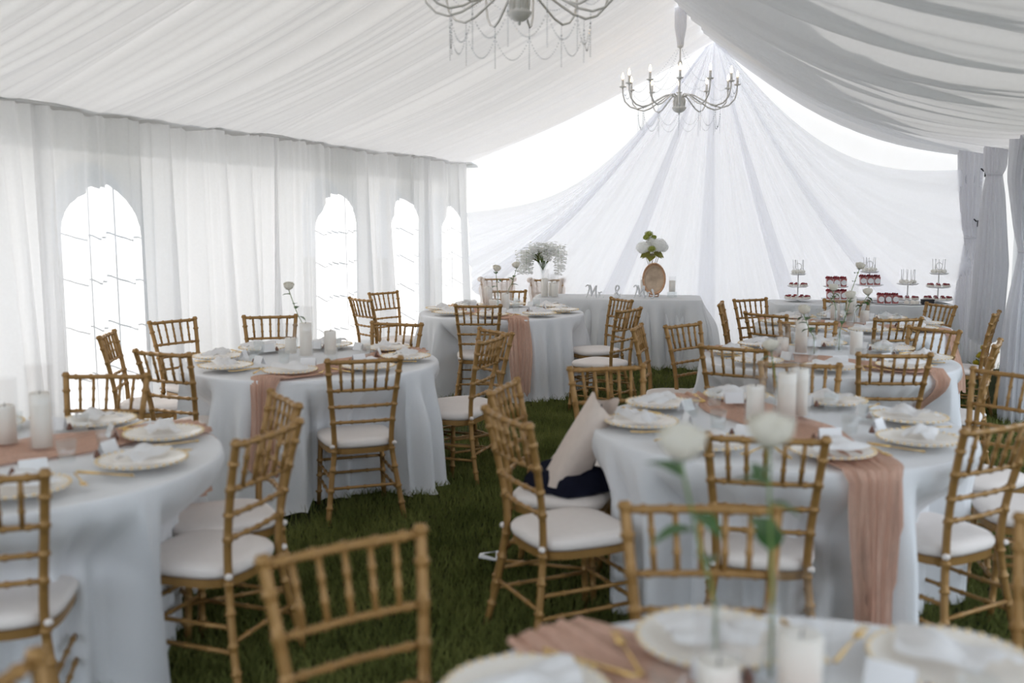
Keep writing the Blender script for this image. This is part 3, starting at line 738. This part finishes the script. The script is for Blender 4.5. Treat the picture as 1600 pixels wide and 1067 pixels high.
rose((-.27, 1.83, .776), (-.325, 1.73, 1.225), at('G') + ', left one', 4, 1.25, 10); rose((-.17, 1.86, .776), (-.185, 1.84, 1.235), at('G') + ', right one', 5, 1.25, 11)

# ------------------------------------------------------------------ couple's table
def long_table(name, p0, p1, depth, seed, mtl, spread=.02, train=0, zt=.76, amp=1.0):
    """draped rectangular table with rounded cloth corners, front edge from p0 to p1"""
    p0, p1 = Vector(p0), Vector(p1); L = (p1 - p0).length; u = (p1 - p0) / L; n = Vector((-u.y, u.x)); rc = .10
    per = []
    def corner(cx_, cy_, a0):
        for k in range(9): a = a0 + PI / 2 * k / 8; per.append((cx_ + rc * math.cos(a), cy_ + rc * math.sin(a), math.cos(a), math.sin(a)))
    def edge(xa, ya, xb, yb, nx, ny, cnt):
        for k in range(1, cnt): per.append((xa + (xb - xa) * k / cnt, ya + (yb - ya) * k / cnt, nx, ny))
    edge(rc, 0, L - rc, 0, 0, -1, 120); corner(L - rc, rc, -PI / 2); edge(L, rc, L, depth - rc, 1, 0, 50); corner(L - rc, depth - rc, 0); edge(L - rc, depth, rc, depth, 0, 1, 120); corner(rc, depth - rc, PI / 2); edge(0, depth - rc, 0, rc, -1, 0, 50); corner(rc, rc, PI)
    r = np.random.default_rng(seed); ff = folds(seed, [.34, .21, .13, .08], [.040, .030, .018, .007]); s = 0; acc = []
    for i, q in enumerate(per):
        if i: s += math.hypot(q[0] - per[i - 1][0], q[1] - per[i - 1][1])
        acc.append(s)
    zz = [zt, zt, zt - .006, zt - .02] + list(np.linspace(zt - .05, .018, 18)); P = np.zeros((len(per), len(zz) + 1, 3)); cxm, cym = L / 2, depth / 2
    for i, (x, y, nx, ny) in enumerate(per):
        P[i, 0] = (x * .1 + cxm * .9, y * .1 + cym * .9, zt)
        for j, z in enumerate(zz):
            q = (zt - z) / zt; off = [-.012, -.003, .002, .006][j] if j < 4 else .008 + spread * q + amp * float(ff(acc[i] + .06 * q * math.sin(4 * acc[i]))) * float(smoothstep(.01, .5, np.array(q)))
            if train and z < .12 and ny < .5: off += train * (1 - z / .12) ** 1.5 * (.6 + .4 * math.sin(6 * acc[i]))
            P[i, j + 1] = (x + nx * off, y + ny * off, z)
    W = P.copy(); W[..., 0] = p0.x + P[..., 0] * u.x + P[..., 1] * n.x; W[..., 1] = p0.y + P[..., 0] * u.y + P[..., 1] * n.y
    return npgrid(name, W, mtl, loop=True), u, n
o, SU, SN = long_table('tablecloth', (-3.75, 10.75), (-1.9, 11.15), .76, 5, linen_g, .05)
tag(o, "grey-white floor-length cloth on the couple's table by the back wall", 'tablecloth')
o, _, _ = long_table('tulle_overlay', (-3.765, 10.73), (-1.885, 11.13), .80, 8, tulle, .13, .08, .768, 1.7)
tag(o, "sheer white tulle overlay draped on the couple's table", 'overlay')
SP = lambda a, b: Vector((-3.75, 10.75)) + SU * a + SN * b           # along / across the couple's table
SZ = math.atan2(SU.y, SU.x); zs = .772
# lettering signs
def stroke_sign(name, strokes, pos, label, h=.15):
    m = MB()
    for st in strokes:
        P = [Vector((q[0], 0, q[1])) for q in st]; W = [q[2] if len(q) > 2 else .010 for q in st]
        n = 6; sp = spline(P, n); ww = [W[min(i // n, len(W) - 1)] + (W[min(i // n + 1, len(W) - 1)] - W[min(i // n, len(W) - 1)]) * (i % n) / n for i in range(len(sp))]
        m.tube([tuple(q) for q in sp], ww, 8, flat=(0, 1, 0))
    o = m.build(name, glitter, None, True, (*pos, zs), SZ); return tag(o, label, 'sign', 'silver letter signs')
Mst = [[(-.035, .125, .006), (-.02, .145, .007), (.0, .14, .008), (.005, .10, .008), (-.012, .04, .008), (-.03, .006, .006)], [(.0, .14, .008), (.018, .135, .012), (.03, .08, .012), (.034, .02, .011)], [(.034, .02, .008), (.06, .09, .009), (.085, .142, .010)],
       [(.085, .142, .012), (.082, .08, .012), (.085, .015, .010), (.095, .008, .006)]]
rst = lambda x: [[(x, .07, .007), (x + .006, .04, .009), (x + .004, .008, .009)], [(x + .004, .03, .007), (x + .018, .062, .007), (x + .03, .068, .008), (x + .034, .058, .007)]]
sst = lambda x: [[(x + .03, .072, .007), (x + .012, .10, .010), (x + .02, .07, .010), (x + .034, .035, .010), (x + .02, .008, .010), (x - .004, .012, .008)]]
dot = lambda x: [[(x, .012, .009), (x + .006, .012, .009)]]
amp = [[(.05, .012, .008), (.02, .05, .011), (-.005, .10, .010), (.008, .14, .009), (.03, .138, .009), (.036, .11, .009), (.012, .075, .010), (-.012, .04, .010), (.0, .010, .010), (.03, .012, .009), (.052, .05, .007)]]
q = SP(.62, .13); stroke_sign('letter_sign', Mst + rst(.115) + dot(.165), q, "silver glitter Mr lettering standing on the couple's table")
q = SP(.93, .14); stroke_sign('letter_sign', amp, q, "silver glitter ampersand standing on the couple's table")
q = SP(1.165, .15); stroke_sign('letter_sign', Mst + rst(.115) + sst(.165), q, "silver glitter Mrs lettering standing before the oval tray")
# oval tray on a small stand
t = thing('oval_tray', "tarnished bronze oval tray upright on a stand on the couple's table", 'tray', (*SP(1.36, .42), zs), SZ)
P = np.zeros((40, 8, 3)); R0 = MB(); n = 40
prof = [(.0, -.006), (.6, -.006), (.78, -.004), (.82, .006), (.90, .006), (.93, .012), (1.0, .004), (.99, -.012)]
def ov(a, k, y): return (.137 * k * math.cos(a), -y, .205 + .19 * k * math.sin(a))
f = MB(); f.add([ov(2 * PI * i / n, k, y) for k, y in prof[:4] for i in range(n)], [(l * n + i, l * n + (i + 1) % n, (l + 1) * n + (i + 1) % n, (l + 1) * n + i) for l in range(3) for i in range(n)]); f.build('tray_face', tray_m, t)
f = MB(); f.add([ov(2 * PI * i / n, k, y) for k, y in prof[3:] for i in range(n)], [(l * n + i, l * n + (i + 1) % n, (l + 1) * n + (i + 1) % n, (l + 1) * n + i) for l in range(4) for i in range(n)])
for i in range(44):
    a = 2 * PI * i / 44; f.ball(ov(a, .955, .012), .007, 5, 4)
f.build('tray_rim', bronze, t)
f = MB(); f.tube([(-.05, -.04, .006), (-.05, .03, .02), (-.035, .05, .14)], .006, 6); f.tube([(.05, -.04, .006), (.05, .03, .02), (.035, .05, .14)], .006, 6); f.tube([(-.05, -.04, .006), (.05, -.04, .006)], .006, 6); f.tube([(.05, -.04, .006), (.065, -.045, .03), (.05, -.05, .035)], .005, 6)
f.build('stand', bronze, t)
# hydrangea bouquet in a tall clear vase behind the tray
v = MB().lathe([(.002, .005), (.035, .005), (.037, .30), (.04, .30), (.04, 0), (.002, 0)], n=20, cap=False).build('tall_vase', clear, None, True, (*SP(1.33, .58), zs))
tag(v, 'clear glass vase behind the oval tray', 'vase')
t = thing('hydrangea_bouquet', 'white hydrangeas with lime pom blooms and olive leaves above the oval tray', 'bouquet', (*SP(1.33, .58), zs + .02), SZ)
def florets(c, r, n, m, name, parent, fs=.016, sq=.85):
    b = MB(); rn = random.Random(int(r * 1000) + n)
    for k in range(n):
        zc = 1 - 2 * (k + .5) / n; a = k * 2.39996; q = math.sqrt(1 - zc * zc)
        N = Vector((q * math.cos(a), q * math.sin(a), zc)); p = Vector(c) + Vector((N.x * r, N.y * r, N.z * r * sq)) * rn.uniform(.9, 1.08)
        e1 = N.cross(Vector((.3, .5, .81))).normalized(); e2 = N.cross(e1); ph = rn.uniform(0, 1.5)
        for j in range(4):
            b1 = e1 * math.cos(ph + j * PI / 2) + e2 * math.sin(ph + j * PI / 2); b2 = N.cross(b1)
            b.add([p, p + b1 * fs * .6 + b2 * fs * .45 + N * .004, p + b1 * fs * 1.1 + N * .006, p + b1 * fs * .6 - b2 * fs * .45 + N * .004], [(0, 1, 2, 3)])
    b.ball(c, r * .85, 10, 8, sq); return b.build(name, m, parent)
stems = [((-.105, .0, .545), .075, 'w'), ((.085, -.01, .575), .085, 'w'), ((.125, .05, .55), .06, 'w'), ((-.04, .02, .70), .045, 'g'), ((-.07, -.02, .665), .032, 'g'), ((.02, .0, .665), .026, 'g'), ((.0, -.07, .53), .044, 'g'), ((.0, .01, .62), .05, 'w')]
for c, r, kd in stems:
    if kd == 'w': florets(c, r, 90, petal_w, 'hydrangea_head', t, .020)
    else: florets(c, r, 60, pom_m, 'pom_bloom', t, .010, .8)
    MB().tube([(random.uniform(-.02, .02), random.uniform(-.02, .02), .0), (c[0] * .15, c[1] * .15, .27), (c[0] * .6, c[1] * .6, .42), tuple(c)], .0035, 5).build('stem', stem_m, t)
BIGL = leaf_mesh(.13, .115, 'leaf', olive_m)
for a, z in ((2.9, .47), (.2, .475), (3.6, .49), (-.35, .49), (1.6, .48), (-1.7, .46)):
    l = link('leaf', BIGL, t, (.02 * math.cos(a), .02 * math.sin(a), z)); l.rotation_euler = (-.25, .6 * math.cos(a), a - PI / 2)
# candles on low glass stands
for (a, b, lab) in ((1.57, .38, "right of the oval tray"), (1.24, .50, "just left of the oval tray")):
    p = SP(a, b); t = thing('candle_cylinder', 'ivory candle in clear glass standing %s' % lab, 'candle', (*p, zs), group="candles on the couple's table")
    MB().lathe([(.002, .004), (.052, .004), (.055, .06), (.058, .06), (.058, 0), (.002, 0)], n=20, cap=False).build('glass_base', water_gl, t)
    MB().lathe([(.045, .03), (.045, .24), (.042, .24), (.042, .03)], n=20, cap=False).build('glass_cylinder', clear, t)
    MB().lathe([(.002, .062), (.036, .062), (.036, .19), (.002, .188)], n=18, cap=False).build('candle', wax, t)
for i, (a, b, kd) in enumerate(((.10, .22, 't'), (.17, .36, 'm'), (.22, .20, 'm'))):
    p = SP(a, b); candle(kd, p.x, p.y, "on the couple's table, %s" % ['below the wisteria vase', 'behind the tall one', 'right of the tall one'][i], zs)
# wisteria in a trumpet vase
p = SP(-.02, .42); vx = (-3.86, 11.10)
v = MB().lathe([(.002, .004), (.06, .004), (.05, .012), (.012, .03), (.010, .16), (.016, .24), (.035, .32), (.07, .40), (.068, .40), (.033, .32), (.002, .25)], n=22, cap=False).build('trumpet_vase', water_gl, None, True, (*vx, .70))
p = SP(.06, .40); v.location = (p.x, p.y, zs)
tag(v, "tall glass trumpet vase at the left end of the couple's table", 'vase')
t = thing('wisteria_bouquet', "cascading white wisteria with green leaves in the trumpet vase", 'bouquet', (p.x, p.y, zs), SZ)
rn = random.Random(4)
for k in range(22):
    a = 2 * PI * k / 22 + rn.uniform(-.15, .15); R = rn.uniform(.10, .27); top = rn.uniform(.47, .60); drop = rn.uniform(.12, .34) if R > .16 else rn.uniform(.04, .12)
    if abs(math.cos(a)) < .3: R *= .7
    if math.sin(a) < -.45: R *= .75; top += .03; drop *= .3
    b = MB(); N = int(45 + drop * 330)
    for j in range(N):
        s = j / N; rad = .036 * (1 - s * .75) + .006; th = j * 2.4
        c = Vector((R * math.cos(a) + rad * math.cos(th), R * math.sin(a) + rad * math.sin(th), top - drop * s + rn.uniform(-.01, .01)))
        e = Vector((math.cos(th), math.sin(th), rn.uniform(-.6, .3))).normalized() * .019; f2 = Vector((-math.sin(th), math.cos(th), rn.uniform(-.4, .4))).normalized() * .013
        b.add([c, c + e * 1.1 + f2 * 1.9, c + e * 2.1, c + e * 1.1 - f2 * 1.9], [(0, 1, 2, 3)])
    b.build('blossom_cluster', petal_w, t)
    MB().tube([(0, 0, .30), (R * .4 * math.cos(a), R * .4 * math.sin(a), .47), (R * math.cos(a), R * math.sin(a), top), (R * math.cos(a), R * math.sin(a), top - drop)], .0025, 4).build('stem', stem_g, t)
WL = leaf_mesh(.11, .04, 'leaf', olive_m)
for k in range(18):
    a = rn.uniform(0, 6.28); l = link('leaf', WL, t, (.05 * math.cos(a), .05 * math.sin(a), rn.uniform(.34, .50))); l.rotation_euler = (rn.uniform(.6, 1.5), 0, a - PI / 2)
for a, z in ((2.8, .55), (3.0, .50), (.3, .57)):
    l = link('leaf', WL, t, (.17 * math.cos(a), .17 * math.sin(a), z)); l.rotation_euler = (.3, 0, a - PI / 2)
# two chairs with sashes behind the couple's table
for i, (x, y) in enumerate(((-4.58, 11.73), (-3.92, 11.78))):
    rz = math.radians(-68 - 90)
    place(chair0, (x, y, 0), rz, "gold slat-back chair with a tulle sash, %s one behind the couple's table" % ['left', 'right'][i], 'chair', "couple's chairs")
    c, s = math.cos(rz), math.sin(rz)
    t = thing('chair_sash', "ivory tulle sash tied on the %s chair behind the couple's table" % ['left', 'right'][i], 'sash', (x, y, 0), rz, 'chair sashes')
    for sx in (-1, 1):
        b = MB(); b.grid(lambda a_, b_: (sx * (.15 + .075 * b_ / 5 + .012 * math.sin(a_ * .9 + b_)), -.235 + .02 * math.sin(b_ * 1.1) + .05 * ((.93 - (.93 - .036 * a_)) / .5), .93 - .036 * a_ - .01 * b_), 13, 6); b.build('tail', sash_m, t)
        b = MB(); b.ball((sx * .21, -.285, .90), .045, 8, 6, .8); b.build('bow_loop', sash_m, t)
    b = MB(); b.grid(lambda a_, b_: (-.2 + .4 * a_ / 16, -.248 + .0035 * b_ + .006 * math.sin(a_ + b_), .895 - .018 * b_ - .03 * math.sin(PI * a_ / 16)), 17, 11); b.build('swag', sash_m, t)

# ------------------------------------------------------------------ dessert table
o, DU, DN = long_table('tablecloth', (-1.07, 10.95), (.76, 11.40), .72, 15, linen_g, .04)
tag(o, 'grey-white cloth on the dessert table by the back wall', 'tablecloth')
DP = lambda a, b: Vector((-1.07, 10.95)) + DU * a + DN * b
DZ = math.atan2(DU.y, DU.x); zd = .762
def stand(pos, tiers, label, ring=True):
    t = thing('tiered_stand', label, 'cake stand', (*pos, zd), DZ, 'white dessert stands')
    for r, z in tiers: MB().lathe([(.002, z), (r * .8, z), (r, z + .010), (r, z + .006), (r * .8, z - .006), (.002, z - .006)], n=28, cap=False).build('tier_plate', white_glaze, t)
    zt = tiers[-1][1]
    MB().lathe([(.05, 0), (.045, .006), (.008, .012), (.006, zt)], n=12).build('post', white_metal, t)
    if ring: MB().tube([(0.032 * math.cos(a), 0, zt + .085 + .036 * math.sin(a)) for a in np.linspace(-PI / 2, 1.5 * PI, 17)] , .0035, 6).build('ring_handle', white_metal, t); MB().tube([(0, 0, zt), (0, 0, zt + .05)], .004, 6).build('handle_rod', white_metal, t)
    return pos
def make_pop():
    t = thing('cake_pop', '', 'cake pop'); MB().ball((0, 0, .022), .022, 10, 7).build('cake_ball', pop_m, t); MB().tube([(0, 0, .04), (.004, 0, .155)], .003, 5).build('stick', card_m, t); return t
def make_cup():
    t = thing('dessert_cup', '', 'dessert cup'); MB().box((0, 0, .045), (.056, .056, .09), 0, 1.12).build('cup', cupm, t, False)
    b = MB(); rn = random.Random(3)
    for k in range(9): b.ball((rn.uniform(-.03, .03), rn.uniform(-.03, .03), .096 + rn.uniform(-.006, .01)), .012, 6, 4)
    b.build('berries', berry_m, t)
    d = MB(); d.add([(0, -.0395, .045)] + [(.030 * math.cos(a), -.0395, .045 + .030 * math.sin(a)) for a in np.linspace(0, 2 * PI, 20, endpoint=False)], [(0, i + 1, (i + 1) % 20 + 1) for i in range(20)]); d.build('round_tag', card_m, t, False)
    return t
def make_tart():
    t = thing('berry_tart', '', 'tart'); MB().lathe([(.018, 0), (.028, .022), (.024, .022), (.002, .018)], n=12, cap=False).build('crust', tart_m, t)
    b = MB()
    for k in range(5): a = k * 1.257; b.ball((.011 * math.cos(a), .011 * math.sin(a), .027), .0095, 6, 4)
    b.build('berries', berry_m, t); return t
pop0, cup0, tart0 = make_pop(), make_cup(), make_tart()
def pops(pos, z, n, r, where):
    for k in range(n):
        a = 2 * PI * k / n + .3; ti = .10 if k % 2 else -.06
        place(pop0, (pos.x + r * math.cos(a), pos.y + r * math.sin(a), z), a, 'white cake pop with upright stick on the %s' % where, 'cake pop', 'cake pops on the ' + where, tilt=(ti, ti * .5))
def tarts(pos, z, n, r, where):
    for k in range(n):
        a = 2 * PI * k / n; place(tart0, (pos.x + r * math.cos(a), pos.y + r * math.sin(a), z), a, 'small red berry tart on the %s' % where, 'tart', 'berry tarts on the ' + where)
def cups(pos, z, where, n=3, dx=.075, off=-.03):
    for k in range(n):
        p = pos + DU * (k - (n - 1) / 2) * dx + DN * off
        place(cup0, (p.x, p.y, z), DZ, 'red dessert cup, %s of three %s' % (['left', 'middle', 'right'][k], where), 'dessert cup', 'dessert cups ' + where)
S = stand(DP(.29, .42), [(.15, .03), (.115, .165), (.085, .30)], 'white three-tier dessert stand at the left end of the dessert table')
tarts(S, zd + .036, 10, .115, 'bottom tier of the left dessert stand'); tarts(S, zd + .172, 7, .08, 'middle tier of the left dessert stand'); pops(S, zd + .306, 7, .055, 'top tier of the left dessert stand')
S = stand(DP(.69, .40), [(.15, .03), (.135, .165)], 'white two-tier stand of dessert cups on the dessert table')
cups(S, zd + .036, 'on the lower tier of the two-tier stand', off=-.07); cups(S, zd + .172, 'on the upper tier of the two-tier stand')
S = stand(DP(1.05, .42), [(.16, .03), (.15, .185), (.10, .33)], 'white three-tier dessert stand in the middle of the dessert table')
cups(S, zd + .192, 'on the middle tier of the central stand'); pops(S, zd + .336, 7, .06, 'top tier of the central dessert stand')
pl = MB().lathe([(.002, .002), (.13, .002), (.15, .012), (.148, .012), (.13, .006), (.002, .006)], n=28, cap=False).build('platter', white_glaze, None, True, (*DP(1.20, .20), zd)); tag(pl, 'white platter under three dessert cups on the dessert table', 'platter')
cups(DP(1.20, .20), zd + .008, 'on the front platter', off=0)
S = stand(DP(1.46, .42), [(.125, .03), (.115, .20)], 'white two-tier stand topped with cake pops', False)
tarts(S, zd + .036, 8, .095, 'lower tier of the cake pop stand'); pops(S, zd + .206, 9, .07, 'upper tier of the cake pop stand')
S = stand(DP(1.78, .42), [(.16, .03), (.13, .17), (.10, .315)], 'white three-tier dessert stand at the right end of the dessert table')
tarts(S, zd + .036, 11, .125, 'bottom tier of the right dessert stand'); tarts(S, zd + .176, 8, .095, 'middle tier of the right dessert stand'); pops(S, zd + .321, 7, .062, 'top tier of the right dessert stand')
b = MB(); b.box((0, 0, .022), (.12, .07, .044)); b.box((0, 0, .05), (.126, .076, .012)); tag(b.build('black_box', black_m, None, False, (*DP(1.60, .16), zd), DZ), 'small black box at the front of the dessert table', 'box')
pl = MB().lathe([(.002, .002), (.09, .002), (.11, .012), (.108, .012), (.09, .006), (.002, .006)], n=24, cap=False).build('platter', white_glaze, None, True, (*DP(1.43, .15), zd)); tag(pl, 'white platter of pastries beside the black box', 'platter')
for k in range(5):
    a = k * 1.257; m_ = MB(); m_.lathe([(.022, 0), (.028, .014), (.020, .03), (.004, .036)], n=10); tag(m_.build('pastry', tart_m, None, True, (DP(1.43, .15).x + .055 * math.cos(a), DP(1.43, .15).y + .055 * math.sin(a), zd + .007)), 'pale pastry on the platter beside the black box', 'pastry', 'pastries on the platter')

# ------------------------------------------------------------------ garments on a chair, litter, flowers at the tent edge
x, y, f = CHAIRS['E2']; rz = math.radians(f - 90)
t = thing('navy_garment', 'dark navy garment heaped on a chair seat under the beige jacket', 'garment', (x, y, 0), rz)
b = MB(); n = 28
def heap(i, j):
    a = 2 * PI * i / n; t_ = j / 7; r = (.19 - .10 * t_ ** 2) * (1 + .08 * math.sin(5 * a + t_) + .05 * math.sin(9 * a)); return (r * math.cos(a) * .9, .03 + r * math.sin(a), .466 + .10 * math.sin(PI / 2 * t_) + .015 * math.sin(4 * a + 3 * t_) * t_)
b.grid(heap, n, 8, True); b.add([heap(i, 7) for i in range(n)], [tuple(range(n))]); b.build('folded_body', navy_m, t)
b = MB(); b.grid(lambda i, j: (-.15 + .08 * j / 5 - .02 * math.sin(i), .10 + .012 * math.sin(2.2 * j + i * .6) + .05 * i / 11, .49 + .33 * i / 11 + .01 * math.sin(j * 2)), 12, 6); b.build('collar', navy_m, t)
# beige jacket standing against the table edge
t = thing('beige_jacket', 'beige jacket draped between the chair seat and the table edge', 'jacket', (x, y, 0), rz)
P = np.zeros((26, 20, 3))
for i in range(26):
    for j in range(20):
        s = i / 25; v = j / 19 * 2 - 1; a = v * PI * .92
        cy_ = .02 + .17 * s; z = .50 + .36 * s
        wx = (.15 - .04 * s) * (1 + .12 * math.sin(4 * v + 5 * s)); wy = .085 * (1 - .35 * s) * (1 + .22 * math.sin(7 * v + 3 * s) + .10 * math.sin(13 * v))
        P[i, j] = (wx * math.sin(a) + .02 * math.sin(4 * s), cy_ - wy * math.cos(a), z + (.030 * math.sin(5 * v) + .03 * math.cos(a)) * s * s)
npgrid('jacket_body', P, beige_m, t)
b = MB(); b.grid(lambda i, j: (-.17 + .02 * math.sin(1.3 * i + j) - .015 * j / 6, .05 - .17 * i / 13 + .055 * (j - 3) / 3 + .02, .72 - .19 * i / 13 + .055 * (j - 3) / 3 + .012 * math.sin(2 * j + .7 * i)), 14, 7); b.build('sleeve', beige_m, t)
# white paper loop on the grass
b = MB(); o_ = [(-.055, -.03), (.05, -.045), (.06, .03), (-.04, .05)]; i_ = [(x_ * .55, y_ * .5) for x_, y_ in o_]
zz_ = [.07, .05, .075, .06]; vs = [(*p_, zz_[k]) for k, p_ in enumerate(o_)] + [(*p_, zz_[k] + .005) for k, p_ in enumerate(i_)] + [(*p_, zz_[k] - .006) for k, p_ in enumerate(o_)]
b.add(vs, [(k, (k + 1) % 4, 4 + (k + 1) % 4, 4 + k) for k in range(4)] + [(k, 8 + k, 8 + (k + 1) % 4, (k + 1) % 4) for k in range(4)])
tag(b.build('paper_tag', card_m, None, False, (-1.71, 4.27, 0), .5), 'small white paper loop lying on the grass aisle', 'litter')
def clump(loc, label, n, h, flowers, seed):
    rn = random.Random(seed); t = thing('flower_clump', label, 'plant', loc); L = leaf_mesh(.10, .05, 'leaf', leaf_m if not flowers else olive_m)
    for k in range(n):
        a = rn.uniform(0, 6.28); r = rn.uniform(.01, .08); l = link('leaf', L, t, (r * math.cos(a), r * math.sin(a), rn.uniform(.0, h * .5))); l.rotation_euler = (rn.uniform(.2, 1.2), 0, a - PI / 2); l.scale = (rn.uniform(.6, 1.1),) * 3
    for k in range(flowers):
        q = (rn.uniform(-.05, .05), rn.uniform(-.05, .05), rn.uniform(.08, h)); MB().tube([(q[0] * .3, q[1] * .3, 0), q], .003, 4).build('stem', stem_g, t); florets(q, .022, 16, yellow_m, 'flower_head', t, .014)
clump((-1.93, 12.02, 0), "green leafy weed on the grass right of the couple's table", 12, .12, 0, 1)
clump((1.02, 11.85, 0), 'yellow flowers beside the tied drape at the right rear', 14, .30, 12, 2)
